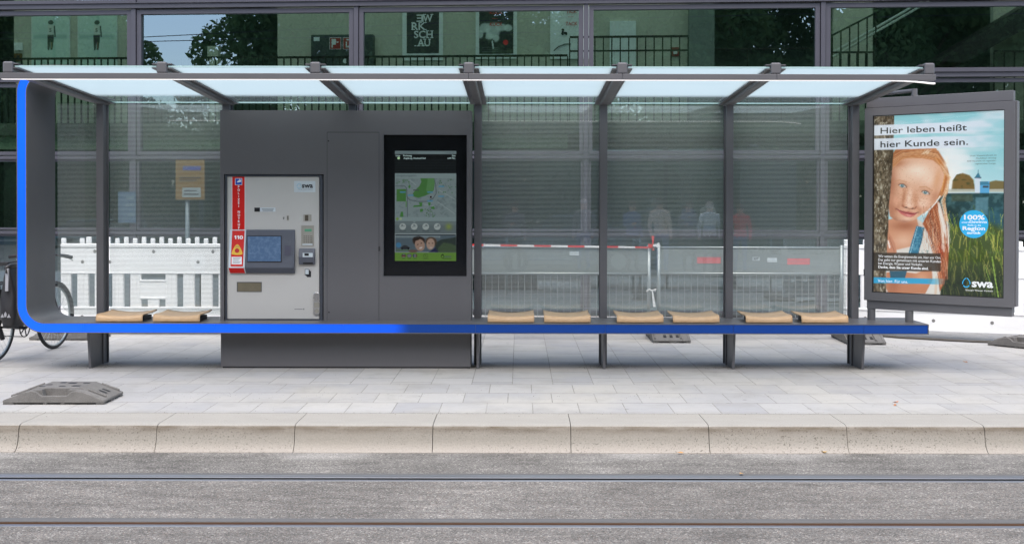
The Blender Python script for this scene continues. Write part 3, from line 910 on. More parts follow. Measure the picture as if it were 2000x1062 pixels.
fire_sign(669.5, "red fire safety sign on the dark cupboard showing an extinguisher, cut by the window post", 1)
r = wall_rect("call_point", "red fire alarm call point indoors behind the landing railing", "alarm box", 1310, 93, 1327, 110, mat("callpoint_red", srgb(120, 40, 36), 0.5))
a, b = FL(1314.5, 98, WD - 0.04), FL(1322, 106, WD - 0.04)
MB().box(a.x, b.x, WD - 0.04, WD - 0.031, b.z, a.z).xf(FM).build("glass_plate", IPAPER, r)

# notices that stand or hang in front of the glass building, seen through the striped glass; the yellow board stands in for a reflection
def gbox(u0, u1, v0, v1, d, th, m, nm, par):
    a, b = FL(u0, v0, d), FL(u1, v1, d)
    mb = MB().box(a.x, b.x, d, d + th, b.z, a.z)
    return mb.xf(FM).build(nm, m, par)
a = FL(371, 391, 0.16)
nt = thing("notice_stand_in", "darkened yellow board on a slim post, stand-in for a reflection behind the left shelter glass", "notice board", FM @ Vector((a.x, -0.34, 0.0)), TH)
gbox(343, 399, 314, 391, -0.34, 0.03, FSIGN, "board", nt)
q = FL(366, 391, -0.28)
mb = MB(); mb.tube([(q.x, -0.28, 0.0), (q.x, -0.28, q.z + 0.2)], 0.03, 12)
mb.xf(FM).build("post", mat("post_grey", srgb(96, 110, 114), 0.5, 0.2), nt, smooth=True)
gbox(357, 392, 326, 334, -0.344, 0.003, mat("notice_blue", srgb(50, 60, 112), 0.5), "blue_label", nt)
wl_ = gbox(356, 392, 368, 387, -0.344, 0.003, mat("notice_pale", srgb(118, 130, 130), 0.5), "white_label", nt)
for v, u0, u1 in ((348, 350, 392), (353, 350, 384)):
    gbox(u0, u1, v, v + 1.6, -0.345, 0.003, INK, "print_line", nt)
for v, u0, u1 in ((373, 359, 384), (380, 359, 388)):
    gbox(u0, u1, v, v + 1.6, -0.348, 0.002, INK, "print_line", wl_)
a, b = FL(232, 376, -0.12), FL(265, 437, -0.14)
fl = thing("blue_poster", "pale blue poster on the building's glass, left of the yellow notice board", "poster", FM @ Vector(((a.x + b.x) / 2, -0.14, b.z)), TH)
MB().box(a.x, b.x, -0.14, -0.125, b.z, a.z).xf(FM).build("sheet", mat("poster_blue", srgb(56, 80, 98), 0.5), fl)
mb = MB()
for v, u0, u1 in ((388, 246, 262), (402, 246, 262), (421, 250, 263)):
    p, q = FL(u0, v - 3, -0.144), FL(u1, v + 3, -0.144)
    mb.box(p.x, q.x, -0.144, -0.141, q.z, p.z)
mb.xf(FM).build("print_blocks", mat("poster_block", srgb(78, 98, 108), 0.5), fl)
# ---------------------------------------------------------------- tram shelter
XP = [-4.0 + 1.2 * k for k in range(7)]
YF, YB0, YB1, YPOST = 8.80, 10.21, 10.84, 10.73
sh = thing("tram_shelter", "long grey tram shelter with frosted glass roof, blue lit bench edge and wooden seats", "shelter", (-0.4, YPOST, 0))
def roof_z(y): return 2.598 + (y - 8.82) * (2.512 - 2.598) / (10.93 - 8.82)
for i, x in enumerate(XP):
    mb = MB()
    mb.box(x - 0.034, x + 0.034, YPOST, YPOST + 0.018, 0, 2.49)                 # front flange
    mb.box(x - 0.020, x + 0.020, YPOST + 0.0182, YPOST + 0.13, 0, 2.488)          # web
    mb.box(x - 0.034, x + 0.034, YPOST + 0.1302, YPOST + 0.15, 0, 2.49)
    po = mb.build("post", ANTH, sh, bevel=0.003)
    fx = x - 0.012 * (1 if x > 0 else -1)
    if i not in (1, 2):
        MB().prism([(10.45, 0), (YPOST - 0.001, 0), (YPOST - 0.001, 0.353), (10.40, 0.353)], fx - 0.011, fx + 0.011, 'X').build("fin_plate", ANTH, po, bevel=0.002)
    # roof beam
    mb = MB()
    ol = [(YF, 2.540), (YF, 2.632), (10.92, roof_z(10.92) + 0.034), (10.92, 2.478), (YPOST, 2.474), (10.35, 2.478), (8.95, 2.538)]
    mb.prism(ol, x - 0.040, x + 0.040, 'X')
    bo = mb.build("roof_beam", ANTH, sh, bevel=0.014, seg=3)
    mb = MB()
    for s in (-1, 1):
        if (i == 0 and s < 0) or (i == 6 and s > 0): continue
        a, b = sorted((x + s * 0.0405, x + s * 0.078))
        for dz in (-0.012, 0.020):
            mb.hexa([(a, 8.815, roof_z(8.815) + dz - 0.008), (b, 8.815, roof_z(8.815) + dz - 0.008), (b, 10.92, roof_z(10.92) + dz - 0.008), (a, 10.92, roof_z(10.92) + dz - 0.008),
                     (a, 8.815, roof_z(8.815) + dz), (b, 8.815, roof_z(8.815) + dz), (b, 10.92, roof_z(10.92) + dz), (a, 10.92, roof_z(10.92) + dz)])
    if mb.v: mb.build("clamp_rail", ANTH, bo)
for i in range(6):
    a, b = XP[i] + 0.046, XP[i + 1] - 0.046
    mb = MB()
    y0, y1 = 8.825, 10.935
    z0, z1 = roof_z(y0), roof_z(y1)
    v = [(a, y0, z0 - 0.009), (b, y0, z0 - 0.009), (b, y1, z1 - 0.009), (a, y1, z1 - 0.009), (a, y0, z0 + 0.004), (b, y0, z0 + 0.004), (b, y1, z1 + 0.004), (a, y1, z1 + 0.004)]
    mb.cur = 0; mb.add(v, [(3, 2, 1, 0)])
    mb.cur = 1; mb.add(v, [(4, 5, 6, 7)])
    mb.cur = 2; mb.add(v, [(0, 1, 5, 4), (1, 2, 6, 5), (2, 3, 7, 6), (3, 0, 4, 7)])
    gp = mb.build("roof_pane", [ROOFG, CLEARG, GEDGE], sh)
xs = [-4.056, -0.4, 0.8, 2.0, 3.24]
for a, b in zip(xs[:-1], xs[1:]):
    MB().box(a + 0.001, b - 0.001, 8.775, 8.825, 2.494, 2.5385).build("front_rail", ANTH, sh, bevel=0.003)
mb = MB()
mb.box(-4.04, 2.75, 8.783, 8.817, 2.4885, 2.4935)
pts = [(2.75, 0.0), (2.9, -0.0005), (3.0, -0.003), (3.08, -0.008), (3.15, -0.015), (3.2, -0.021), (3.236, -0.024)]
for (xa, da), (xb, db) in zip(pts[:-1], pts[1:]):
    mb.hexa([(xa, 8.783, 2.4885 + da), (xb, 8.783, 2.4885 + db), (xb, 8.817, 2.4885 + db), (xa, 8.817, 2.4885 + da),
             (xa, 8.783, 2.4935 + da * 0.8), (xb, 8.783, 2.4935 + db * 0.8), (xb, 8.817, 2.4935 + db * 0.8), (xa, 8.817, 2.4935 + da * 0.8)])
mb.build("white_strip", STRIPW, sh)

# the bench and side wall: one band that bends up at the left
XL, XRT, ZB, ZTOP, RO, RI = -4.56, 3.714, 0.353, 0.445, 0.25, 0.16
def band_path(t, straight_n=1):
    """t: 0 = outer face, 1 = inner face, between = inset"""
    r = RO + (RI - RO) * t
    cx, cz1, cz2 = XL + RO, ZB + RO, 2.53
    z = ZB + (ZTOP - ZB) * t
    pts = [(XRT, z)]
    for k in range(0, 13):
        a = R(90) * k / 12
        pts.append((cx - r * math.sin(a), cz1 - r * math.cos(a) + (z - (cz1 - r)) * (1 - k / 12)))
    for k in range(0, 13):
        a = R(90) * k / 12
        pts.append((cx - r * math.cos(a), cz2 + r * math.sin(a)))
    pts.append((-4.06, cz2 + r))
    return pts
def ring(mb, po, pi, y0, y1, ends=True):
    n = len(po)
    vs = []
    for a, b in zip(po, pi):
        vs += [(a[0], y0, a[1]), (b[0], y0, b[1]), (b[0], y1, b[1]), (a[0], y1, a[1])]
    fs = []
    for i in range(n - 1):
        for k in range(4):
            fs.append((i * 4 + k, i * 4 + (k + 1) % 4, (i + 1) * 4 + (k + 1) % 4, (i + 1) * 4 + k))
    if ends: fs += [(3, 2, 1, 0), tuple((n - 1) * 4 + k for k in range(4))]
    return mb.add(vs, fs)
o0, o1 = band_path(0.0), band_path(1.0)
i0, i1 = band_path(0.075), band_path(0.925)
mb = MB()
ring(mb, o0, o1, YB0 + 0.014, YB1)
ring(mb, o0, i0, YB0, YB0 + 0.0138)
ring(mb, i1, o1, YB0, YB0 + 0.0138)
mb.box(XRT - 0.007, XRT, YB0 + 0.0002, YB0 + 0.0136, ZB + 0.007, ZTOP - 0.007)
mb.box(-4.06, -4.0, 10.3, 10.7, 2.565, 2.69)
bench = mb.build("bench_band", ANTH, sh)
# blue strip in segments
s0, s1 = band_path(0.085), band_path(0.915)
zz0, zz1 = s0[0][1], s1[0][1]
segx = [XRT - 0.008, 3.125, 1.942, 0.778, -0.398, -1.60, -2.77, -3.955]
cx = XL + RO
for a, b in zip(segx[1:] + [cx], segx):
    MB().box(a + 0.0012, b - 0.0012, YB0 + 0.004, YB0 + 0.0135, zz0, zz1).build("light_segment", BLUEB, bench)
for lo, hi in ((1, 14), (14, 29)):
    mb = MB()
    ring(mb, s0[lo:hi] if lo == 1 else s0[13:29], s1[lo:hi] if lo == 1 else s1[13:29], YB0 + 0.004, YB0 + 0.0135)
    mb.build("light_segment", BLUEB, bench)

for x0, x1 in ((-4.55, -4.036), (-3.964, -2.836), (-0.364, 0.764), (0.836, 1.964), (2.036, 3.164)):
    if x0 < -4.5:
        r = 0.20
        ol = [(-4.47, 2.506), (x1, 2.506), (x1, 0.452)] + [(-4.47 + r - r * math.sin(R(90) * k / 8), 0.452 + r - r * math.cos(R(90) * k / 8)) for k in range(9)]
    else:
        ol = [(x0, 0.452), (x0, 2.506), (x1, 2.506), (x1, 0.452)]
    n = len(ol)
    MB().add([(x, 10.895, z) for x, z in ol], [tuple(range(n))]).build("back_pane", STRIPED, sh)

def seat(x, label=None):
    prof = [(0.000, -0.054, 0.0), (0.000, -0.040, 0.15), (0.0005, -0.024, 0.35), (0.002, -0.013, 0.5), (0.006, -0.005, 0.6), (0.013, 0.000, 0.66), (0.024, 0.003, 0.7), (0.045, 0.004, 0.75), (0.10, 0.004, 0.9), (0.18, 0.002, 1.0), (0.26, 0.002, 1.0), (0.34, 0.006, 1.0), (0.41, 0.012, 0.95)]
    nx = 17
    vs, fs = [], []
    for y, z, w in prof:
        for k in range(nx):
            a = -1 + 2 * k / (nx - 1)
            sag = (1 - abs(a) ** 2.2)
            vs.append((x + a * 0.2135, 10.295 + y, 0.503 + z - 0.024 * w * sag))
    m = len(prof)
    for i in range(m - 1):
        for k in range(nx - 1):
            fs.append((i * nx + k, i * nx + k + 1, (i + 1) * nx + k + 1, (i + 1) * nx + k))
    mb = MB().add(vs, fs)
    o = mb.build("seat", WOOD, sh, smooth=True)
    sol = o.modifiers.new("thickness", 'SOLIDIFY'); sol.thickness, sol.offset = 0.011, 1
    if label: o['label'] = label
    MB().box(x - 0.16, x + 0.185, 10.40, 10.64, 0.4452, 0.484).build("bracket", BLACKM, o, bevel=0.004)
    return o
for x in (-3.66, -3.137, -0.078, 0.437, 1.103, 1.615, 2.282, 2.792): seat(x)

# ---------------------------------------------------------------- the information cabinet built into the shelter
YC = 10.476
def pb(mb, u0, u1, v0, v1, Yf, Yb):
    a, b = P(u0, v0, Yf), P(u1, v1, Yf)
    return mb.box(a.x, b.x, Yf, Yb, b.z, a.z)
cab = thing("information_cabinet", "tall grey metal cabinet holding the ticket machine and a dark map screen", "cabinet", (X_(675, YC), YC, 0))
mb = MB()
zt = Z_(217, YC)
pb(mb, 430, 437.5, 217, 629.5, YC, YC + 0.1)
pb(mb, 437.5, 632, 217, 341.5, YC, YC + 0.1)
pb(mb, 632, 747, 217, 629.5, YC, YC + 0.1)
pb(mb, 747, 913, 217, 262, YC, YC + 0.1)
pb(mb, 913, 920.5, 217, 629.5, YC, YC + 0.1)
pb(mb, 747, 913, 542, 629.5, YC, YC + 0.1)
a, b = P(430, 217, YC), P(920.5, 629.5, YC)
mb.box(a.x, b.x, YC + 0.1, 10.722, b.z, a.z)
mb.build("body", ANTH_B, cab)
mb = MB(); mb.box(a.x + 0.004, b.x - 0.004, YC + 0.002, 10.722, 0.012, 0.352)
mb.build("plinth", ANTH_B, cab, bevel=0.004)
mb = MB(); mb.box(a.x + 0.02, b.x - 0.01, YC + 0.012, 10.71, 0.0, 0.0118)
mb.build("foot_strip", ANTH_D, cab)
# access door: a plate over a dark sheet that paints the gap's shade
mb = MB(); pb(mb, 638.5, 740.5, 259, 628, YC - 0.0012, YC - 0.0002)
mb.build("door_gap_shade", ANTH_D, cab)
mb = MB(); pb(mb, 639.2, 739.8, 260, 627.2, YC - 0.0032, YC - 0.0014)
door = mb.build("access_door", ANTH_B, cab)
for u, v in ((641.5, 276.5), (642.5, 610.5)):
    mb = MB(); mb.disc(P(u, v, YC - 0.004), (0, -1, 0), 0.007, 14, 0.002)
    mb.build("keyhole", BLACK, door)
mb = MB(); pb(mb, 739.2, 742, 482, 491, YC - 0.01, YC); mb.build("lock_bar", BLACK, cab)
# display
mb = MB()
pb(mb, 747, 913, 262, 542, YC + 0.03, YC + 0.095)
disp = mb.build("display", PANELB, cab)
mb = MB()
for r_ in ((747, 913, 262, 264), (747, 749, 264, 540), (911.5, 913, 264, 540), (747, 913, 540, 542)):
    pb(mb, *r_, YC - 0.002, YC + 0.0298)
mb.build("bezel", ANTH, disp)

# what the screen shows
nx, ny = 150, 268
su0, su1, sv0, sv1 = 771.0, 891.0, 295.6, 510.0
Ug, Vg = np.meshgrid(np.linspace(su0, su1, nx), np.linspace(sv0, sv1, ny))
p = Paint(Ug, Vg, (24, 28, 30))
p.rect(771, 295, 892, 302, (128, 148, 152))
for k in range(6):
    p.rect(771, 312 + 5.4 * k, 892, 314.7 + 5.4 * k, (34, 42, 46), 0.8)
p.rect(771, 339, 892, 433, (138, 158, 160))
p.rect(773, 349, 891, 424.5, (132, 150, 152))
nz = p.noise(5, 4, 11)
p.put(((Vg > 349) & (Vg < 424.5)) * np.clip((nz - 0.55) * 3, 0, 0.5), (108, 126, 130))
for k in range(26):
    rr = random.Random(40 + k)
    u, v = rr.uniform(838, 890), rr.uniform(385, 422)
    an = rr.choice((35, -50, 40))
    c_, s_ = math.cos(R(an)), math.sin(R(an))
    L, W = rr.uniform(2, 5), rr.uniform(1, 2)
    p.poly([(u - L * c_ + W * s_, v - L * s_ - W * c_), (u + L * c_ + W * s_, v + L * s_ - W * c_), (u + L * c_ - W * s_, v + L * s_ + W * c_), (u - L * c_ - W * s_, v - L * s_ + W * c_)], (112, 128, 132), alpha=0.55)
p.line([(773, 364), (790, 364), (794, 368), (795, 385), (800, 391), (815, 394), (835, 394), (846, 388), (852, 378), (851, 362), (848, 350)], 1.6, (92, 106, 112))
p.line([(795.5, 384), (795.5, 424)], 1.3, (92, 106, 112))
for a_, b_ in (((800, 352), (812, 362)), ((858, 372), (888, 390)), ((855, 395), (888, 418)), ((820, 398), (850, 404))):
    p.line([a_, b_], 1.0, (160, 176, 178))
GRN = (74, 136, 62)
p.poly([(821, 349), (847.5, 349), (849, 358), (847, 372), (841, 378), (830, 383), (817, 387), (807, 384), (806.5, 378), (812, 371), (819, 364), (823, 356)], GRN, 1.2)
p.poly([(835, 349), (847.5, 349), (849, 358), (846, 372), (837, 378), (832, 372), (834, 360)], (96, 156, 88), 1.5, 0.8)
p.rect(774.5, 370, 793, 394, GRN, 1, 0.8)
p.rect(792, 393, 794.5, 405, (96, 150, 88), 0.8)
for pts in ([(797, 366), (800, 361), (802, 365), (800, 369)], [(781, 424), (783, 414), (787, 414), (788, 424)], [(818, 396), (825, 396), (824, 404), (807, 405), (808, 402), (820, 401)], [(836, 396), (841, 396), (840, 402), (837, 402)],
            [(820, 409), (825, 408), (826, 413), (821, 415)], [(841, 405), (848, 403), (849, 408), (843, 409)]):
    p.poly(pts, (70, 140, 60), 0.8)
for k in range(46):
    rr = random.Random(90 + k)
    u, v = rr.choice(((rr.uniform(774, 800), rr.uniform(351, 360)), (rr.uniform(856, 890), rr.uniform(351, 378)), (rr.uniform(825, 850), rr.uniform(408, 424))))
    p.ell(u, v, rr.uniform(0.7, 1.5), rr.uniform(0.6, 1.2), (64, 122, 60), 0.4)
for u, v in ((786.5, 376), (802, 382), (840, 376), (840, 393), (862, 364.5), (861.5, 384)):
    p.rect(u - 5.5, v - 1.2, u + 5.5, v + 1.2, (74, 150, 190))
p.rect(807, 371, 818, 373.2, (84, 92, 94))
p.ell(841.5, 385.3, 1.9, 1.9, (70, 20, 30)); p.ell(841.5, 385.3, 1, 1, (20, 10, 12))
p.ell(776, 428, 2.8, 2.8, (124, 164, 62)); p.ell(782.5, 428, 2.4, 2.4, (170, 190, 140))
p.rect(771, 433, 892, 456.5, (104, 118, 122)); p.rect(771, 433, 892, 440, (118, 134, 137), 0.7, 3)
p.poly([(806, 433), (812, 433), (809, 435.5)], (140, 158, 160))
for k, u in enumerate((786.5, 809, 831.5, 854)):
    p.ell(u, 443, 6.4, 6.4, (176, 186, 184), 0.15)
    p.line([(u - 4, 443 + (k % 2)), (u + 4, 442)], 0.9, (110, 122, 124)); p.ell(u - 1 + k, 440.5, 2, 2, (124, 136, 138), 0.5)
    p.rect(u - 6.5, 451.2, u + 6.5, 452.6, (70, 80, 84), 0.7)
p.gauss(876.5, 443, 6, 6, (140, 160, 70), 1.0)
p.rect(771, 456.5, 892, 494, (170, 182, 184)); 
p.rect(772, 458, 890.5, 492.8, (86, 104, 116)); p.rect(772, 458, 890, 460, (40, 46, 50), 0.8)
p.rect(772, 461, 860, 465, (150, 165, 170), 0.8)
p.poly([(850, 475), (862, 468), (878, 466), (891, 463), (891, 493), (850, 493)], (52, 66, 62), 2)
p.poly([(856, 484), (866, 474), (880, 476), (891, 480), (891, 493), (856, 493)], (74, 96, 66), 3)
p.ell(778.5, 479, 5, 5, (60, 130, 180))
p.ell(791.5, 484.5, 9, 2.6, (40, 42, 46), 0.2); p.ell(791, 482, 5.5, 2.6, (56, 60, 66), 0.3); p.ell(785.5, 486.5, 1.6, 1.6, (20, 20, 22)); p.ell(797.5, 486.5, 1.6, 1.6, (20, 20, 22))
p.rect(773, 488.5, 801, 490, (96, 140, 60), 0.8)
p.ell(818, 471, 12, 9, (58, 44, 38), 0.2); p.ell(820, 479, 9.5, 12, (178, 138, 118), 0.18, -18); p.ell(814, 466, 8, 4, (52, 40, 34), 0.4, -15)
p.ell(842, 473, 11, 10, (92, 70, 54), 0.25); p.ell(841, 477, 8, 11, (186, 148, 128), 0.2, 6)
for u, v, r_ in ((816, 478, -18), (823, 475.5, -18), (838, 475.5, 5), (845, 475.5, 5)):
    p.ell(u, v, 1.7, 0.8, (60, 44, 40), 0.5, r_)
p.ell(822, 484.5, 3.5, 1.6, (214, 196, 190), 0.4, -20); p.ell(842, 484, 3.2, 1.2, (206, 180, 172), 0.4, 4)
p.ell(807, 491, 9, 3, (112, 84, 76), 0.4); p.poly([(838, 493), (850, 484), (856, 493)], (40, 44, 84), 1.5)
p.rect(771, 493.8, 892, 511, (106, 158, 50)); p.rect(771, 508.5, 892, 511, (120, 170, 64), 0.6)
for k, u in enumerate((788.5, 799.5, 810.5)):
    p.ell(u, 500, 4.6, 4.2, (64, 84, 48), 0.2); p.ell(u, 500, 3.8, 3.4, (130, 140, 130), 0.2)
    if k == 0: p.rect(u - 3.4, 498.2, u + 3.4, 500, (30, 30, 30)); p.rect(u - 3.4, 500, u + 3.4, 501.6, (150, 60, 50))
    if k == 1: p.rect(u - 3, 498.5, u + 3, 501.5, (80, 90, 130)); p.line([(u - 3, 500), (u + 3, 500)], 0.8, (190, 150, 150))
    if k == 2: p.rect(u - 3.2, 497.5, u - 1, 502.5, (50, 60, 110)); p.rect(u + 1, 497.5, u + 3.2, 502.5, (120, 60, 60))
    p.rect(u - 3.5, 505.4, u + 3.5, 506.5, (60, 80, 40), 0.6)
p.ell(831.5, 500, 4.6, 4.6, (60, 80, 44), 0.15); p.ell(831.5, 500, 4.0, 4.0, (106, 158, 50), 0.15); p.line([(830, 498), (832.5, 501.5)], 0.9, (60, 80, 44))
p.rect(826, 505.4, 838, 506.5, (60, 80, 40), 0.6)
# logo ring beside the letters
p.ell(864.5, 501, 3.2, 3.6, (30, 44, 30), 0.15); p.ell(864.5, 501.3, 2.3, 2.6, (106, 158, 50), 0.2); p.poly([(862.5, 498), (864.5, 496), (866.5, 498)], (40, 56, 34), 0.6)
p.rect(865, 505.2, 882, 506.2, (50, 70, 36), 0.6)
YS = YC + 0.0285
g_ = p.c.mean(axis=2, keepdims=True)
p.c = (p.c * 0.78 + g_ * np.array((0.20, 0.225, 0.225))) * 0.86
scr = picture("screen", [P(su0, sv0, YS), P(su1, sv0, YS), P(su1, sv1, YS), P(su0, sv1, YS)], p.c, SCREEN, disp)
def emitmat(name, c, s): 
    t = NT(name); return t.done(t.principled((0.02, 0.02, 0.02), 0.4, 0, 0.3, None, c, s))
ED = emitmat("screen_dark_text", srgb(30, 40, 44), 1.0)
EL = emitmat("screen_light_text", srgb(120, 138, 138), 1.0)
YT = YS - 0.001
merge([ftext("Donnerstag 07.09.2017", disp, ED, 773, 300.6, YT, 816, 3.6), ftext("14:28 Uhr", disp, ED, 889.5, 300.6, YT, None, 3.6, align='RIGHT'),
       ftext("Umgebungsplan", disp, ED, 773.5, 345.3, YT, 813.5, 4.4), ftext("swa", disp, ED, 868.3, 503.6, YT, 881.5, 5.6, 0.012),
       ftext("Du teilst Deine Umweltkarte. Warum nicht ein Auto?", disp, ED, 773, 464.2, YT, 858, 2.6, 0.01)], "dark_lettering")
merge([ftext("Linie", disp, EL, 773, 306.3, YT, 781.5, 3.3), ftext("Richtung", disp, EL, 787.5, 306.3, YT, 804, 3.3), ftext("Zeit", disp, EL, 889.5, 306.3, YT, None, 3.2, align='RIGHT'),
       ftext("Augsburg, Hochzoll Süd", disp, EL, 788, 311.3, YT, 831, 3.3), ftext("639 Min.", disp, EL, 889.5, 311.3, YT, None, 3.3, align='RIGHT')], "light_lettering")
mb = MB(); mb.disc(P(778.5, 309.6, YT), (0, -1, 0), 0.0125, 18); mb.build("line_dot", emitmat("screen_green_dot", srgb(96, 120, 92), 1.0), disp)

# ---------------------------------------------------------------- ticket machine set into the cabinet
YM = YC + 0.014
tm = thing("ticket_machine", "silver ticket machine with red police emergency strip and dark touch screen", "ticket machine", (X_(534, YC), YC, 0.445))
mb = MB()
pb(mb, 437.7, 631.8, 341.7, 629, YC + 0.062, YC + 0.098)
mb.build("housing", BLACKM, tm)
FRM = mat("machine_frame", srgb(66, 70, 78), 0.4, 0, 0.06)
mb = MB()
pb(mb, 440.0, 443.0, 343.5, 628, YC + 0.004, YC + 0.06); pb(mb, 624.2, 630, 343.5, 628, YC + 0.004, YC + 0.06)
pb(mb, 443.0, 624.2, 342.8, 345.6, YC + 0.004, YC + 0.06); pb(mb, 443.0, 624.2, 624.4, 627.6, YC + 0.004, YC + 0.06)
mb.build("frame", FRM, tm)
mb = MB(); pb(mb, 443.6, 623.6, 346.2, 623.8, YM, YM + 0.045)
front = mb.build("front_panel", ALU, tm, bevel=0.003)
e = 0.0012
mb = MB(); pb(mb, 452.6, 478.8, 346.6, 450.5, YM - e, YM - 0.0002); mb.build("strip_edge", WHITE, tm)
mb = MB(); pb(mb, 453.6, 477.8, 346.6, 450.5, YM - 2 * e, YM - e - 0.0002)
strip = mb.build("emergency_strip", RED, tm)
YL = YM - 3 * e
ls = []
for k, ch in enumerate("POLIZEI"): ls.append(ftext(ch, strip, WHITE, 466.2, 368.2 + 6.25 * k, YL, None, 4.4, 0.03, 'CENTER'))
for k, ch in enumerate("NOTRUF"): ls.append(ftext(ch, strip, WHITE, 466.6, 417.2 + 6.2 * k, YL, None, 4.4, 0.03, 'CENTER'))
merge(ls, "lettering")
mb = MB(); pb(mb, 459, 473, 349.4, 362.6, YL, YL + 0.0008); ep = mb.build("pictogram_plate", WHITE, strip)
mb = MB(); pb(mb, 459.9, 472.1, 350.3, 361.7, YL - 0.001, YL - 0.0002); mb.build("pictogram_field", BLUEF, strip)
mb = MB()
ol = [(463.2, 356.5), (465.5, 353.6), (467.4, 353.4), (467.2, 350.6), (468.4, 350.6), (468.6, 352.6), (471, 352.4), (471.4, 356), (468, 357.2), (463.4, 357.6)]
mb.prism([(X_(u, YL), Z_(v, YL)) for u, v in ol], YL - 0.002, YL - 0.0012, 'Y'); mb.build("pictogram_hand", WHITE, strip)
# screen housing, wedge shaped
xa, xb, xc = X_(448.6, YC), X_(480.6, YC), X_(576.2, YC)
zt_, zm_, zb_ = Z_(449.8, YC), Z_(523.5, YC), Z_(534.8, YC)
Yt, Yf_ = YM - 0.012, YM - 0.066
wedge = [(YM - 0.0003, zt_), (Yt, zt_), (Yf_, zm_), (YM - 0.024, zb_), (YM - 0.0003, zb_)]
mb = MB(); mb.prism(wedge, xb, xc, 'X'); hs = mb.build("screen_housing", DARKGREY, tm, bevel=0.006)
mb = MB(); mb.prism([(y - 0.002 * (y < YM - 0.001), z + (0.001 if z == zt_ else 0)) for y, z in wedge], xa, xb - 0.0005, 'X'); sos = mb.build("emergency_panel", PALEB, tm, bevel=0.004)
sl = Vector((0, Yt - Yf_, zt_ - zm_)).normalized()          # up the slope
nr = Vector((0, -sl.z, sl.y))                             # out of the slope
def sp(u, v, off):
    """point on the sloping face that covers photo pixel u, v"""
    r = Vector(((u - U0) / FP, 1, -(v - V0) / FP)); c = Vector((0, 0, H))
    q = Vector((0, Yf_ - 0.002, zm_)) + nr * off
    t = (q - c).dot(nr) / r.dot(nr)
    return c + r * t
def sq(mb, u0, u1, v0, v1, o0, o1):
    a = [sp(u0, v1, o0), sp(u1, v1, o0), sp(u1, v0, o0), sp(u0, v0, o0)]
    b = [sp(u0, v1, o1), sp(u1, v1, o1), sp(u1, v0, o1), sp(u0, v0, o1)]
    return mb.hexa(a + b)
mb = MB()
a = [sp(450.2, 521.5, 0.0005), sp(474.5, 521.5, 0.0005), sp(477.8, 451.5, 0.0005), sp(453.6, 451.5, 0.0005)]
b = [q + nr * 0.001 for q in a]
mb.hexa(a + b); mb.build("red_field", RED, sos)
mb = MB()
q = [Vector((xa + 0.004, Yf_ - 0.0026, zm_ - 0.002)), Vector((xb - 0.01, Yf_ - 0.0026, zm_ - 0.002)), Vector((xb - 0.006, YM - 0.027, zb_ + 0.003)), Vector((xa + 0.008, YM - 0.027, zb_ + 0.003))]
mb.hexa([w + Vector((0, -0.001, -0.001)) for w in q] + [w + Vector((0, 0.0025, 0.001)) for w in q]); mb.build("red_underside", RED, sos)
z0_ = text("0", sos, WHITE, sp(471.0, 468, 0.002), EX, sl, 7.0 * YC / FP, 7.0 * YC / FP, 0.035, 'CENTER')
mb = MB()
for u in (459.2, 464.6):
    sq(mb, u, u + 2.4, 461.1, 468.0, 0.0019, 0.0023)
    a = [sp(u - 2.0, 463.6, 0.0019), sp(u, 463.6, 0.0019), sp(u, 461.1, 0.0019), sp(u - 0.3, 461.1, 0.0019)]
    mb.hexa(a + [q + nr * 0.0004 for q in a])
merge([z0_, mb.build("lettering", WHITE, sos)], "lettering")
mb = MB()
tri = []
for k in range(3):
    cxy = [(463.8, 481.0), (472.2, 497.2), (454.2, 497.2)][k]
    tri.append(cxy)
ol = [(464, 478.2), (467, 480.5), (471, 488), (473.8, 495.5), (472.8, 498), (468, 499), (460, 499), (453.4, 498), (452, 496), (454.6, 489), (458.6, 482), (461.6, 478.8)]
vs = [sp(u, v, 0.0018) for u, v in ol] + [sp(u, v, 0.005) for u, v in ol]
n = len(ol)
mb.add(vs, [tuple(range(n)), tuple(range(n, 2 * n))] + [(i, (i + 1) % n, n + (i + 1) % n, n + i) for i in range(n)])
mb.build("sos_button", YELLOW, sos)
mb = MB(); mb.disc(sp(463, 490.5, 0.005), nr, 0.021, 20, 0.003); mb.build("push_disc", IRED, sos)
text("SOS", sos, GREYINK, sp(463.8, 484.5, 0.0056), EX, sl, 7.4 * YC / FP, 3.4 * YC / FP, 0.0, 'CENTER')
mb = MB(); sq(mb, 452.2, 472.2, 502.6, 517.4, 0.0016, 0.0024); mb.build("instruction_label", WHITE, sos)
mb = MB()
for k in range(5): sq(mb, 455, 470 - (k % 3) * 2, 504.6 + 2.4 * k, 505.4 + 2.4 * k, 0.0025, 0.0029)
mb.build("print_lines", GREYINK, sos)
mb = MB(); sq(mb, 482.4, 550.0, 461, 513.4, 0.0006, 0.0016)
mb.build("screen_rim", BLACKM, hs)
t = NT("touch_screen")
v_ = t.coord(); nn = t.noise(v_, 26, 4, 0.7)
c_ = t.mix(t.ramp(nn, [(0.45, 0.0), (0.8, 0.45)]), srgb(66, 86, 112), srgb(112, 132, 156))  # pale blotches paint a soft foliage reflection into the screen colour
SCRB = t.done(t.principled(c_, 0.12, 0, 0.5, None, c_, 0.25))
mb = MB(); sq(mb, 483.6, 548.4, 462.6, 511.4, 0.0018, 0.0026); mb.build("touch_screen", SCRB, hs)
mb = MB(); sq(mb, 556, 568, 480.5, 500, 0.0008, 0.002); mb.build("sensor_window", mat("sensor_grey", srgb(78, 78, 92), 0.3), hs)
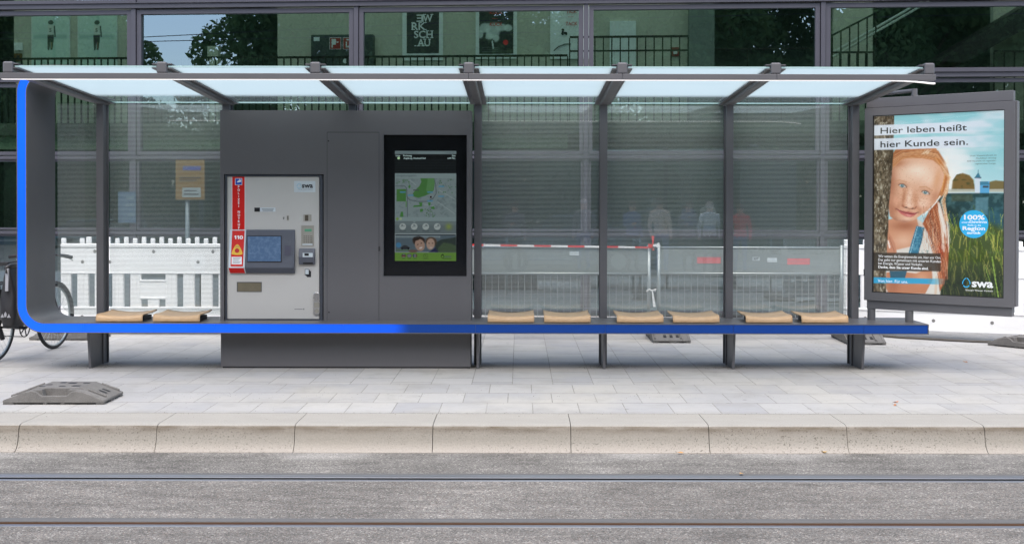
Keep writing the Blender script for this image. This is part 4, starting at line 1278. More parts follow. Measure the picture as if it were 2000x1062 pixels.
# small fittings
mb = MB(); pb(mb, 574.2, 616, 354.6, 376.4, YM - e, YM - 0.0002); stk = mb.build("logo_sticker", PALEB, tm)
merge([ftext("swa", stk, INK, 589.6, 367.6, YM - 2 * e, 611.2, 9.6, 0.03)], "lettering")
ftext("Energie Wasser Verkehr", stk, GREYINK, 583.4, 371.6, YM - 2 * e, 610.6, 1.7, 0.0)
def swa_ring(u, v, w, h, Y, m, parent, lw=0.2, plane=None):
    mb = MB()
    f = plane or (lambda a, b: P(a, b, Y))
    def pt_(a, k):
        a_ = R(a)
        ru, rv = w * k, h * k
        du, dv = ru * math.sin(a_), -rv * math.cos(a_)
        if dv < 0: du *= (1 - 0.35 * (-dv / h))
        return f(u + du, v + dv)
    for a0, a1 in ((10, 108), (128, 232), (252, 350)):
        vs, fs = [], []
        for k in range(9):
            a = a0 + (a1 - a0) * k / 8
            vs += [pt_(a, 1.0), pt_(a, 1.0 - lw)]
        for k in range(8): fs.append((2 * k, 2 * k + 1, 2 * k + 3, 2 * k + 2))
        mb.add(vs, fs)
    return mb.build("logo_ring", m, parent)
swa_ring(584.2, 364.2, 4.6, 5.4, YM - 2 * e, mat("pale_cyan_ink", srgb(140, 200, 222), 0.4), stk)
mb = MB(); pb(mb, 496.8, 507.6, 406.6, 414.6, YM - e, YM - 0.0002); mb.build("code_window", BLACKM, tm)
mb = MB(); pb(mb, 507.8, 538, 406.6, 414.6, YM - e, YM - 0.0002); lb = mb.build("info_label", PALEB, tm)
mb = MB()
for k in range(3): pb(mb, 511 + k, 535 - k, 408.4 + 2.2 * k, 409.2 + 2.2 * k, YM - 2 * e, YM - e - 0.0002)
mb.build("print_lines", GREYINK, lb)
mb = MB(); pb(mb, 560, 564.2, 421.8, 431.6, YM - 2 * e, YM - 0.0002); cs_ = mb.build("coin_slot", BEIGE, tm)
mb = MB(); pb(mb, 561.6, 562.8, 423, 430.4, YM - 3 * e, YM - 2 * e - 0.0002); mb.build("slit", BLACK, cs_)
mb = MB()
for k, (r0, r1) in enumerate(((0.0125, 0.009), (0.006, 0.0))):
    c = P(555.2, 427, YM - e)
    for s in range(8):
        a0, a1 = R(90 + 22.5 * s), R(90 + 22.5 * (s + 1))
        mb.quad(c + Vector((r0 * math.cos(a0), 0, r0 * math.sin(a0))), c + Vector((r0 * math.cos(a1), 0, r0 * math.sin(a1))), c + Vector((r1 * math.cos(a1), 0, r1 * math.sin(a1))), c + Vector((r1 * math.cos(a0), 0, r1 * math.sin(a0))))
mb.build("coin_symbol", INK, tm)
mb = MB(); pb(mb, 584.4, 589, 423.4, 431.4, YM - e, YM - 0.0002); mb.build("card_symbol", mat("pale_outline", srgb(196, 196, 190), 0.5), tm)
mb = MB(); pb(mb, 592.4, 608, 420, 433, YM - 0.004, YM - 0.0002); vp = mb.build("card_validator", BEIGE, tm, bevel=0.0015)
mb = MB(); pb(mb, 595.6, 602, 421, 432.2, YM - 0.006, YM - 0.0042); mb.build("slit", mat("slot_brown", srgb(84, 76, 64), 0.5), vp)
mb = MB()
for r_ in ((588.2, 590, 441.6, 481.6), (611, 612.8, 441.6, 481.6), (590, 611, 441.6, 443.4), (590, 611, 479.8, 481.6)): pb(mb, *r_, YM - 0.006, YM - 0.0002)
kp = mb.build("keypad", BEIGE, tm)
mb = MB(); pb(mb, 590.1, 610.9, 443.5, 479.7, YM - 0.003, YM - 0.0004); mb.build("key_plate", BEIGE, kp)
mb = MB(); pb(mb, 595, 608.6, 448, 453.2, YM - 0.0045, YM - 0.0031); mb.build("lcd", LCDG, kp)
mb = MB()
for i in range(4):
    for j in range(4):
        pb(mb, 592.8 + 4.2 * i, 595.6 + 4.2 * i + (1.4 if i == 3 else 0), 460.8 + 3.9 * j, 463.2 + 3.9 * j, YM - 0.0055, YM - 0.0031)
mb.build("keys", mat("key_grey", srgb(140, 138, 130), 0.4, 0.3), kp)
mb = MB(); pb(mb, 590.4, 610.6, 477, 479.6, YM - 0.005, YM - 0.0031); mb.build("key_ledge", PALEB, kp)
mb = MB(); z1_, z2_, z0_ = Z_(486.3, YM), Z_(502, YM), Z_(517.4, YM)
mb.prism([(YM - 0.0003, z1_), (YM - 0.018, z1_), (YM - 0.045, z2_), (YM - 0.03, z0_), (YM - 0.0003, z0_)], X_(584.6, YM), X_(615.8, YM), 'X')
cr = mb.build("card_reader", DARKGREY, tm, bevel=0.004)
Yq = YM - 0.047
mb = MB(); pb(mb, 591, 610.6, 495, 503, Yq, Yq + 0.02); mb.build("insert_mouth", PALEB, cr, bevel=0.002)
mb = MB(); pb(mb, 594.6, 603, 495.6, 500.4, Yq - 0.0015, Yq - 0.0002); mb.build("slit", BLACKM, cr)
mb = MB(); pb(mb, 592, 611, 513.4, 516.6, YM - 0.036, YM - 0.02); mb.build("lower_notch", BLACKM, cr)
mb = MB()
for k in range(3):
    pb(mb, 595.4 + 2 * k, 603.6 + 2 * k, 526.4 + 1.9 * k, 538.2 + 1.9 * k, YM - 0.0008 - 0.0006 * (2 - k), YM - 0.0004 - 0.0006 * (2 - k))
mb.build("card_outline", INK, tm)
mb = MB(); pb(mb, 596.2, 602.9, 527.2, 536.4, YM - 0.0032, YM - 0.0024); pb(mb, 594.2, 604.8, 524.6, 525.6, YM - 0.0032, YM - 0.0024)
mb.build("card_face", PALEB, tm)
mb = MB()
tr = [(462.4, 511.2, 551.6, 553.4), (462.4, 464, 553.4, 569.8), (509.6, 511.2, 553.4, 569.8), (462.4, 511.2, 569.8, 571.2)]
for r_ in tr: pb(mb, *r_, YM - 0.004, YM - 0.0002)
ot = mb.build("output_tray", mat("tray_rim", srgb(96, 98, 98), 0.4, 0.2), tm, bevel=0.001)
mb = MB(); pb(mb, 464, 509.6, 553.4, 569.8, YM - 0.0015, YM - 0.0003); mb.build("tray_flap", TROUGH, ot)
mb = MB(); ca, cb = P(618.6, 577.4, YM), P(618.6, 610.2, YM); rr = 6.2 * YM / FP
ol = [(ca.x + rr * math.cos(R(a)), ca.z + rr * math.sin(R(a))) for a in range(0, 181, 18)] + [(cb.x + rr * math.cos(R(a)), cb.z + rr * math.sin(R(a))) for a in range(180, 361, 18)]
mb.prism(ol, YM - 0.016, YM - 0.0003, 'Y'); hd = mb.build("door_lock", CHROME, tm, bevel=0.003)
mb = MB(); mb.disc(P(618.8, 608, YM - 0.016), (0, -1, 0), 0.02, 20, 0.006); pb(mb, 613.2, 624, 592, 601, YM - 0.0185, YM - 0.0162)
mb.build("lock_cylinder", mat("lock_grey", srgb(164, 160, 150), 0.4, 0.5), hd)
mb = MB(); pb(mb, 575, 591, 604, 605.2, YM - e, YM - 0.0002); pb(mb, 592, 594.4, 603.2, 605.8, YM - e, YM - 0.0002)
mb.build("maker_mark", GREYINK, tm)
# ---------------------------------------------------------------- poster case on the right end of the bench
PA = -math.atan2(0.608, 0.794)
pc = thing("poster_case", "grey framed poster case turned towards the road on the right end of the bench", "poster case", (3.30, 10.613, 0.445), PA)
PM = ROOTM[pc.name]
px = Vector((math.cos(PA), math.sin(PA), 0)); pn = Vector((math.sin(PA), -math.cos(PA), 0))       # along, and towards the viewer
PO = Vector((3.30, 10.613, 0.0))
def pl(x, z, out=0.0): return PO + px * x + pn * out + Vector((0, 0, z))
def plu(u, v, out=0.0):
    r = Vector(((u - U0) / FP, 1, -(v - V0) / FP)); c = Vector((0, 0, H))
    t = (PO + pn * out - c).dot(pn) / r.dot(pn)
    return c + r * t
def lb(mb, x0, x1, d0, d1, z0, z1):      # local box: d inward (away from viewer)
    return mb.box(x0, x1, d0, d1, z0 - 0.445, z1 - 0.445)
mb = MB()
FX0, FX1, FZ0, FZ1 = -0.054, 1.282, 0.631, 2.434
OX0, OX1, OZ0, OZ1 = 0.022, 1.197, 0.707, 2.365
lb(mb, FX0, OX0, 0, 0.03, FZ0, FZ1); lb(mb, OX1, FX1, 0, 0.03, FZ0, FZ1)
lb(mb, OX0, OX1, 0, 0.03, FZ0, OZ0); lb(mb, OX0, OX1, 0, 0.03, OZ1, FZ1)
fr = mb.build("door_frame", ANTH, pc, local=True)
mb = MB(); lb(mb, FX0 - 0.006, FX1 + 0.012, 0.0305, 0.115, FZ0 + 0.006, FZ1 + 0.006)
mb.build("case_body", ANTH, pc, bevel=0.004, local=True)
mb = MB()
lb(mb, OX0 + 0.0005, OX0 + 0.005, 0.004, 0.030, OZ0, OZ1); lb(mb, OX1 - 0.005, OX1 - 0.0005, 0.004, 0.030, OZ0, OZ1)
lb(mb, OX0 + 0.005, OX1 - 0.005, 0.004, 0.030, OZ1 - 0.005, OZ1 - 0.0005); lb(mb, OX0 + 0.005, OX1 - 0.005, 0.004, 0.030, OZ0 + 0.0005, OZ0 + 0.005)
mb.build("gasket", BLACK, pc, local=True)
mb = MB(); lb(mb, -0.05, 1.262, 0.03, 0.10, 2.4405, 2.532); mb.build("header", ANTH, pc, bevel=0.004, local=True)
mb = MB(); lb(mb, -0.035, 1.262, 0.02, 0.10, 0.548, 0.6365); mb.build("footer", ANTH, pc, bevel=0.004, local=True)
for x in (0.0, 0.357):
    mb = MB(); mb.tube([(x, 0.05, 0.0005), (x, 0.05, 0.1032)], 0.037, 24); mb.build("support_post", ANTH, pc, local=True)
q = plu(1785, 172, -0.06); lx_ = (q - PO).dot(px)
mb = MB(); mb.tube([(lx_, 0.06, 2.532 - 0.445), (lx_, 0.06, 2.60 - 0.445)], 0.026, 16); mb.tube([(lx_, 0.06, 2.532 - 0.445), (lx_, 0.06, 2.545 - 0.445)], 0.032, 16)
mb.tube([(lx_, 0.06, 2.585 - 0.445), (lx_ - 0.30, 0.19, 2.585 - 0.445)], 0.018, 10)
mb.build("top_mount", ANTH, pc, local=True)
mb = MB(); lb(mb, FX0 - 0.004, FX0 + 0.004, -0.004, 0.02, 1.90, 1.96); lb(mb, FX0 - 0.004, FX0 + 0.004, -0.004, 0.02, 0.86, 0.92)
mb.build("hinge", ANTH_D, pc, local=True)

nx, ny = 190, 264
az, bz = np.meshgrid(np.linspace(OX0 + 0.006, OX1 - 0.006, nx), np.linspace(OZ1 - 0.006, OZ0 + 0.006, ny))
wx = PO.x + px.x * az - pn.x * 0.029; wy = PO.y + px.y * az - pn.y * 0.029
Ug, Vg = U0 + FP * wx / wy, V0 + FP * (H - bz) / wy
p = Paint(Ug, Vg, (150, 208, 216))
n1, n2, n3 = p.noise(40, 16, 1), p.noise(9, 7, 2), p.noise(3, 3, 3)
p.put(np.clip((n1 - 0.42) * 2.2, 0, 0.75) * (Vg < 330), (226, 232, 240))
p.put(np.clip((Vg - 290) / 70, 0, 1) * 0.6, (206, 232, 240))
p.gauss(1862, 345, 34, 60, (250, 250, 248), 0.95)
p.gauss(1850, 300, 30, 30, (238, 242, 244), 0.8)
# far shore, water
p.poly([(1858, 372), (1860, 352), (1868, 340), (1880, 337), (1893, 341), (1901, 350), (1903, 362), (1904, 372)], (128, 104, 62), 2)
p.put(p.polymask([(1858, 372), (1860, 352), (1868, 340), (1880, 337), (1893, 341), (1901, 350), (1904, 372)], 2) * np.clip((n2 - 0.45) * 4, 0, 0.7), (74, 78, 48))
p.poly([(1930, 372), (1932, 354), (1944, 351), (1965, 353), (1965, 373)], (126, 112, 74), 2)
p.rect(1850, 368, 1965, 374, (196, 196, 184), 0.9, 1)
p.rect(1903.5, 346, 1915, 384, (214, 226, 238), 1, 0.7); p.rect(1914, 353, 1932, 384, (96, 170, 216), 1, 0.7)
p.poly([(1913, 353), (1928, 353), (1934, 360), (1914, 360)], (70, 132, 160), 0.7); p.rect(1919, 361, 1930, 365, (70, 84, 96))
p.poly([(1902, 346), (1917, 346), (1914, 343), (1911, 336), (1910, 330), (1909, 337), (1905, 343)], (66, 126, 150), 0.7); p.rect(1904, 345, 1916, 347, (64, 96, 116))
p.rect(1830, 376, 1965, 445, (44, 72, 76), 1, 2)
p.put((Vg > 376) * (Vg < 450) * (Ug > 1835) * np.clip((n2 - 0.4) * 2, 0, 0.6), (92, 130, 132))
p.rect(1905, 384, 1930, 418, (120, 168, 184), 0.6, 3); p.rect(1858, 378, 1900, 392, (92, 92, 66), 0.5, 3)
p.gauss(1945, 425, 24, 22, (52, 96, 112), 0.8)
p.rect(1825, 402, 1875, 445, (34, 48, 44), 0.5, 10)
# reeds
gm = np.clip((Vg - (418 + 22 * np.abs(Ug - 1905) / 60)) / 14, 0, 1) * (Ug > 1800)
p.put(gm, (74, 88, 44))
dk = np.clip((Vg - 500) / 50, 0, 1) * gm
p.put(dk, (36, 48, 32))
rs = np.random.RandomState(4)
for k in range(300):
    u0, v0 = rs.uniform(1815, 1962), rs.uniform(430, 590)
    L = rs.uniform(8, 34); lean = rs.uniform(-10, 5)
    f = np.clip((v0 - 440) / 140, 0, 1)
    hi = rs.choice(3)
    cA = [(206, 196, 96), (150, 170, 62), (96, 124, 52)][hi]
    c = np.array(cA) * (1 - 0.62 * f) + np.array((30, 40, 28)) * 0.62 * f
    if u0 > 1915: c = c * 1.12 + 6
    p.line([(u0, v0), (u0 + lean * 0.4, v0 - L * 0.6), (u0 + lean, v0 - L)], rs.uniform(0.7, 1.7), tuple(np.clip(c, 0, 255)), 0.8, 0.8)
p.line([(1938, 500), (1944, 540), (1952, 585)], 2.0, (150, 180, 80)); p.line([(1925, 520), (1938, 560)], 1.4, (130, 160, 70))
# girl: dress, shoulders, arm
SK, SKS, SKL = (216, 156, 124), (168, 104, 76), (244, 204, 176)
p.poly([(1734, 455), (1748, 438), (1790, 425), (1812, 440), (1838, 470), (1842, 520), (1836, 585), (1730, 585)], (226, 220, 212), 1.5)
p.poly([(1726, 470), (1728, 430), (1750, 424), (1790, 422), (1794, 440), (1780, 480), (1746, 488), (1735, 478)], SK, 2)
p.gauss(1768, 440, 26, 9, SKS, 0.75); p.gauss(1765, 468, 18, 12, SKL, 0.6)
p.poly([(1730, 460), (1736, 452), (1748, 474), (1752, 492), (1740, 500), (1732, 496)], (206, 142, 112), 1.5)
p.line([(1735, 470), (1738, 482)], 3.2, (246, 226, 216)); p.line([(1737, 462), (1747, 490)], 1.2, SKS)
p.poly([(1790, 440), (1806, 443), (1801, 470), (1792, 497), (1774, 497), (1781, 470)], (58, 118, 146), 1)
p.put(p.polymask([(1790, 440), (1806, 443), (1801, 470), (1792, 497), (1774, 497), (1781, 470)], 1) * np.clip((n3 - 0.45) * 2.5, 0, 0.6), (120, 180, 200))
p.line([(1792, 442), (1778, 494)], 1.0, (176, 214, 226)); p.line([(1804, 446), (1794, 494)], 1.0, (30, 70, 92))
p.poly([(1732, 531), (1760, 529), (1790, 533), (1820, 520), (1822, 545), (1808, 572), (1736, 572), (1731, 560)], (198, 132, 98), 1.5)
p.gauss(1800, 540, 16, 12, (226, 168, 132), 0.7); p.gauss(1745, 556, 12, 16, (166, 100, 72), 0.6)
p.poly([(1738, 528), (1772, 528), (1768, 542), (1740, 545)], (52, 96, 116), 1.2)
for k in range(18):
    p.ell(1800 + 17 * rs.rand(), 486 + 9 * rs.rand(), 0.8, 0.8, (110, 150, 150), 0.5)
# pony tail
HR, HRD, HRL = (168, 92, 58), (112, 52, 34), (232, 184, 146)
p.poly([(1826, 388), (1834, 392), (1846, 424), (1851, 446), (1854, 478), (1852, 520), (1845, 552), (1836, 568), (1833, 540), (1836, 500), (1826, 474), (1812, 452), (1802, 436), (1813, 414)], HR, 2)
for k in range(80):
    t0 = rs.uniform(0, 1)
    a = np.array((1806 + 24 * t0, 436 - 40 * t0 * 0.9)); b = np.array((1836 + 16 * t0, 490 + rs.uniform(0, 70)))
    m_ = (a + b) / 2 + np.array((rs.uniform(0, 8), rs.uniform(-8, 4)))
    p.line([tuple(a), tuple(m_), tuple(b)], rs.uniform(0.6, 1.4), [HRL, HRD, HR, (206, 116, 70)][rs.choice(4)], 0.9, 0.65)
p.gauss(1838, 487, 7, 16, (186, 62, 30), 0.6)
for k in range(26):
    u0 = 1832 + rs.uniform(0, 14)
    p.line([(u0, 395 + rs.uniform(0, 20)), (u0 + rs.uniform(4, 9), 440), (u0 + rs.uniform(6, 12), 470 + rs.uniform(0, 22))], rs.uniform(0.6, 1.3), (248, 236, 222), 0.9, 0.6)
p.poly([(1830, 392), (1836, 396), (1848, 440), (1850, 466), (1843, 450)], (244, 238, 230), 2, 0.8)
p.line([(1830, 540), (1828, 572)], 5, (222, 196, 172), 1.5, 0.8)
# head: hair first, then face
p.poly([(1742, 330), (1743, 300), (1750, 289), (1826, 286), (1838, 306), (1850, 326), (1855, 345), (1852, 362), (1842, 380), (1832, 390), (1822, 380)], (198, 132, 86), 1.5)
face = [(1742, 330), (1752, 313), (1772, 308), (1800, 308), (1822, 312), (1836, 324), (1844, 340), (1842, 358), (1834, 376), (1828, 392), (1814, 408), (1800, 418), (1785, 429), (1768, 434), (1750, 430), (1738, 421), (1735, 398), (1737, 362)]
p.poly(face, (232, 182, 152), 1.6)
fm = p.polymask(face, 2)
def fg(cx, cy, rx, ry, col, a, rot=0.0):
    c, s = math.cos(R(rot)), math.sin(R(rot)); dx, dy = Ug - cx, Vg - cy
    x, y = (dx * c + dy * s) / rx, (-dx * s + dy * c) / ry
    p.put(np.exp(-(x * x + y * y)) * fm, col, a)
fg(1738, 350, 13, 40, (164, 98, 70), 0.8); fg(1750, 318, 22, 8, (176, 104, 68), 0.75); fg(1741, 410, 12, 26, (182, 116, 88), 0.75)
fg(1792, 334, 30, 17, (255, 234, 216), 0.9); fg(1814, 350, 14, 12, (252, 222, 200), 0.7); fg(1776, 345, 20, 10, (246, 208, 182), 0.6)
fg(1830, 350, 7, 22, (222, 160, 116), 0.6, 12); fg(1826, 384, 7, 14, (196, 130, 98), 0.65, 25); fg(1808, 406, 12, 10, (204, 138, 106), 0.6, 30)
fg(1766, 433, 22, 5, (160, 98, 76), 0.7); fg(1746, 428, 8, 6, (166, 106, 82), 0.6)
fg(1803, 396, 12, 10, (255, 220, 198), 0.85); fg(1751, 391, 8, 10, (236, 178, 148), 0.7); fg(1773, 426, 9, 4, (250, 210, 186), 0.75)
fg(1796, 408, 5, 10, (202, 134, 104), 0.45, -35); fg(1755, 402, 4, 9, (190, 122, 94), 0.45, 20)
fg(1775, 411, 7, 2.5, (206, 140, 112), 0.5, 8)
# hair line, strands
p.poly([(1742, 322), (1746, 306), (1758, 296), (1790, 290), (1822, 292), (1836, 306), (1838, 322), (1824, 311), (1800, 306), (1772, 306), (1752, 313)], (190, 118, 76), 3, 0.9)
p.gauss(1760, 298, 16, 7, (140, 80, 52), 0.7); p.gauss(1812, 298, 16, 8, (226, 176, 130), 0.7)
for k in range(90):
    t0 = rs.rand(); w_ = rs.uniform(-2, 2)
    p.line([(1743 + 4 * t0, 326 - 26 * t0 + w_), (1762 + w_, 309 - 17 * t0), (1796, 304 - 16 * t0 + w_), (1826 + 6 * t0, 311 - 18 * t0), (1842 + 6 * t0, 330 - 12 * t0)], rs.uniform(0.5, 1.1), [(176, 104, 64), (230, 178, 130), (146, 84, 52), (240, 204, 164), (208, 146, 98)][rs.choice(5)], 0.9, 0.5)
for k in range(14):
    p.line([(1806 + rs.uniform(-8, 8), 300), (1812 + rs.uniform(-8, 8), 292)], 0.8, (244, 226, 200), 0.9, 0.5)
for k in range(40):
    t0 = rs.rand()
    p.line([(1826 + 10 * t0, 306 + 5 * t0), (1846 + 8 * t0, 334 + 10 * t0), (1838 + 12 * t0, 372 + 6 * t0)], rs.uniform(0.6, 1.2), [(214, 140, 78), (242, 196, 136), (182, 104, 56)][rs.choice(3)], 0.9, 0.6)
p.line([(1836, 382), (1828, 394), (1816, 408), (1803, 419)], 2.6, (252, 248, 242), 1.2, 0.9)
p.gauss(1848, 318, 5, 14, (255, 246, 232), 0.7); p.gauss(1857, 345, 3, 18, (255, 250, 240), 0.8)
# brows, eyes
p.line([(1748, 353), (1757, 350.5), (1770, 354.5)], 1.8, (196, 136, 96), 1.2, 0.55); p.line([(1796, 364.5), (1808, 363.5), (1820, 371)], 2.0, (196, 134, 92), 1.2, 0.55)
for cx, cy, r_ in ((1762.5, 362, 14), (1807.5, 375, 16)):
    fg(cx, cy - 2.5, 11, 4.5, (186, 126, 98), 0.55, r_)
    p.ell(cx, cy, 7.4, 3.3, (226, 216, 210), 0.3, r_)
    p.ell(cx - 0.4, cy - 0.2, 3.5, 3.5, (104, 150, 158), 0.25); p.ell(cx - 0.4, cy - 0.2, 1.4, 1.4, (24, 30, 36), 0.4)
    p.ell(cx + 0.5, cy - 1.2, 0.7, 0.7, (250, 250, 250), 0.5)
    c, s = math.cos(R(r_)), math.sin(R(r_))
    arc = [(cx + c * x - s * (-3.5 + 0.055 * x * x), cy + s * x + c * (-3.5 + 0.055 * x * x)) for x in (-8, -5, -2, 1, 4, 7, 9)]
    p.line(arc, 1.5, (96, 58, 44), 0.8, 0.85)
    p.line([(cx + c * x - s * (3.4 - 0.05 * x * x), cy + s * x + c * (3.4 - 0.05 * x * x)) for x in (-7, -3, 1, 5, 8)], 0.9, (170, 112, 90), 0.9, 0.6)
# nose, mouth, freckles
fg(1765, 384, 3.4, 17, (182, 114, 82), 0.65, 9); fg(1788, 388, 4.5, 15, (204, 138, 106), 0.6, -6); fg(1776, 384, 4.2, 16, (255, 222, 200), 0.75, 10)
fg(1776.5, 399, 6, 4.4, (255, 218, 196), 0.85); fg(1764, 401, 3.5, 3.5, (190, 120, 92), 0.7); fg(1788, 404, 3.8, 3.2, (196, 126, 98), 0.65)
p.line([(1762.5, 400), (1766, 404), (1771, 404.5), (1777, 407.2), (1782, 406.4), (1787, 406.2), (1789.5, 402.5)], 1.8, (150, 86, 64), 1.3, 0.75)
p.ell(1769.5, 404, 2.3, 1.2, (98, 48, 38), 0.6, 15); p.ell(1782.5, 406, 2.3, 1.2, (98, 48, 38), 0.6, -8)
p.poly([(1751, 407.2), (1758, 409.6), (1765, 411), (1770, 412.6), (1774, 412.4), (1782, 414.2), (1792.5, 414.2), (1787, 419.2), (1779, 423.2), (1769, 421.8), (1759, 416.2)], (204, 112, 108), 1.1)
p.poly([(1751, 407.2), (1758, 409.6), (1765, 411), (1770, 412.6), (1774, 412.4), (1782, 414.2), (1792.5, 414.2), (1778, 416.2), (1764, 412.8)], (176, 88, 88), 0.9, 0.8)
p.line([(1750, 406.6), (1760, 411.6), (1769, 415), (1778, 416.6), (1787, 416), (1793.5, 413.4)], 1.2, (112, 46, 48), 0.8, 0.9)
p.gauss(1774, 419.4, 6, 1.5, (246, 178, 170), 0.85, 10); p.gauss(1750, 407, 2.2, 1.8, (150, 86, 68), 0.6); p.gauss(1794, 413.6, 2.2, 1.8, (160, 94, 74), 0.6)
p.line([(1748, 403), (1749, 411)], 1.2, (184, 116, 90), 1.2, 0.5); p.line([(1797, 407), (1798, 417)], 1.3, (190, 124, 96), 1.2, 0.5)
for k in range(420):
    u, v = rs.normal(1778, 20), rs.normal(386, 12)
    if rs.rand() < 0.25: u, v = rs.uniform(1750, 1828), rs.uniform(325, 425)
    if 1742 < u < 1828: p.ell(u, v, rs.uniform(0.4, 0.9), rs.uniform(0.4, 0.8), (186, 116, 78), 0.8, 0, rs.uniform(0.2, 0.5))
p.c += (p.noise(1.6, 1.6, 21) - 0.5)[..., None] * 12 * fm[..., None]
# loose bright strands across the hair and down the neck
for k in range(36):
    a0 = rs.uniform(0, 1)
    p.line([(1836 + 8 * a0, 318 + 20 * a0), (1852 + rs.uniform(-2, 5), 345), (1846 + rs.uniform(-3, 6), 372), (1838 + rs.uniform(-2, 8), 392), (1844 + rs.uniform(0, 10), 430)], rs.uniform(0.4, 0.9), [(255, 236, 206), (236, 180, 124), (200, 128, 76), (255, 246, 230)][rs.choice(4)], 0.8, 0.55)
for k in range(30):
    u0, v0 = rs.uniform(1800, 1830), rs.uniform(400, 440)
    p.line([(u0, v0), (u0 + rs.uniform(-6, 10), v0 + 30), (u0 + rs.uniform(4, 22), v0 + rs.uniform(50, 90))], rs.uniform(0.4, 0.9), [(250, 214, 180), (140, 66, 40), (222, 150, 104), (96, 44, 30)][rs.choice(4)], 0.8, 0.6)
# tree trunk
tr = [(1690, 200), (1746.5, 200), (1745, 250), (1744, 300), (1742, 330), (1739, 370), (1736, 400), (1735, 440), (1733, 480), (1731, 520), (1731, 560), (1732, 600), (1690, 600)]
tm_ = p.polymask(tr, 1.2)
b1, b2 = p.noise(5, 15, 7), p.noise(2.2, 5, 8)
p.put(tm_, (112, 98, 78))
p.put(tm_ * np.clip((b1 - 0.5) * 4, 0, 0.8), (70, 60, 46)); p.put(tm_ * np.clip((0.42 - b1) * 5, 0, 0.8), (150, 138, 116)); p.put(tm_ * np.clip((b2 - 0.62) * 6, 0, 0.85), (196, 190, 172)); p.put(tm_ * np.clip((0.36 - b2) * 6, 0, 0.7), (48, 40, 32))
p.put(tm_ * np.clip((Ug - 1730) / 14, 0, 0.45), (64, 52, 40))
p.put(np.clip((1707 - Ug) / 1.2, 0, 1) * (np.abs(Ug - 1706) < 3) * 0.8, (232, 236, 240))
# banners, text field, blue strip
def band(v0, v1, sl, u1, col, a, fade=0):
    m = np.clip((Vg - (v0 + sl * (Ug - 1704))) / 0.7 + 0.5, 0, 1) * np.clip(((v1 + sl * (Ug - 1704)) - Vg) / 0.7 + 0.5, 0, 1)
    if fade: m = m * np.clip((u1 - Ug) / fade, 0, 1)
    else: m = m * np.clip(u1 - Ug, 0, 1)
    p.put(m, col, a)
band(244, 264.5, -0.040, 1975, (226, 233, 244), 0.95, 120); band(270, 292.2, -0.030, 1975, (226, 233, 244), 0.95, 110)
band(492, 527.5, 0.011, 1838, (52, 46, 38), 0.82, 0)
band(540.5, 551.5, 0.018, 1850, (50, 168, 216), 0.95, 40)
cs = [pl(OX0 + 0.006, OZ1 - 0.006, -0.029), pl(OX1 - 0.006, OZ1 - 0.006, -0.029), pl(OX1 - 0.006, OZ0 + 0.006, -0.029), pl(OX0 + 0.006, OZ0 + 0.006, -0.029)]
pos = picture("poster", cs, p.c, GLOWPRINT, pc)
mb = MB(); mb.quad(pl(OX0 + 0.001, OZ0 + 0.001, -0.012), pl(OX1 - 0.001, OZ0 + 0.001, -0.012), pl(OX1 - 0.001, OZ1 - 0.001, -0.012), pl(OX0 + 0.001, OZ1 - 0.001, -0.012))
mb.build("cover_pane", COVER, pc)
TO = -0.0275
def ptext(s, m, u, v, u1, capv, bold=0.0, align='LEFT'):
    a, b = plu(u, v, TO), plu(u1, v, TO)
    s_ = FP / a.y
    w = abs((b - a).dot(px))
    st = a if align != 'RIGHT' else a
    return text(s, pos, m, st, px, EZ, w, capv / s_, bold, align)
merge([ptext("Hier leben heißt", INK, 1719, 260.5, 1887.5, 12.2, 0.008), ptext("hier Kunde sein.", INK, 1719, 287.2, 1890, 12.4, 0.008)], "headline")
merge([ptext("Unser Wasserkraftwerk am", GREYINK, 1894, 304.4, 1946, 3.0), ptext("Hochablass versorgt", GREYINK, 1906, 309.3, 1945.6, 3.0), ptext("4000 Haushalte mit regionaler,", GREYINK, 1888, 315, 1945.2, 3.0), ptext("regenerativer Energie.", GREYINK, 1904, 320, 1945, 3.0)], "small_print")
merge([ptext("Wir setzen die Energiewende um, hier vor Ort.", GLOW_WHITE, 1715.8, 501.2, 1838.5, 5.0, 0.006), ptext("Das geht nur gemeinsam mit unseren Kunden", GLOW_WHITE, 1715.8, 508.2, 1838.5, 5.0, 0.006),
       ptext("bei Energie, Wasser und Verkehr.", GLOW_WHITE, 1715.8, 515.2, 1803, 5.0, 0.006), ptext("Danke, dass Sie unser Kunde sind.", GLOW_WHITE, 1715.8, 522.3, 1814, 5.0, 0.03)], "message")
ptext("Von hier. Für uns.", GLOW_WHITE, 1715, 549.6, 1774, 5.8, 0.004).name = "slogan"
c = plu(1902, 436.4, TO + 0.0005)
mb = MB(); mb.disc(c, pn, 27.2 * c.y / FP, 48, 0.0015); badge = mb.build("badge", GLOW_CYAN, pos)
TO = -0.0245
def btext(s, u, v, w, capv, bold):
    a = plu(u, v, TO)
    return text(s, badge, GLOW_WHITE, a, px, EZ, w * a.y / FP * 1.0, capv * a.y / FP, bold, 'CENTER')
KW = 1.21
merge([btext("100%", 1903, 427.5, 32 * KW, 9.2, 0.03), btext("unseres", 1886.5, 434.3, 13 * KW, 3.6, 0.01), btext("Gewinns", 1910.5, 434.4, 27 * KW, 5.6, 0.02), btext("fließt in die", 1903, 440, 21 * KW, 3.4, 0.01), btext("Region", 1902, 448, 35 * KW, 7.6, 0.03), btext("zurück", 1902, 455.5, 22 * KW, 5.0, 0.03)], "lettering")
TO = -0.0275
merge([ptext("swa", GLOW_WHITE, 1898.6, 558.6, 1940.5, 15.8, 0.03), ptext("Energie Wasser Verkehr", GLOW_WHITE, 1887, 566.2, 1940.5, 3.0, 0.008)], "brand_lettering")
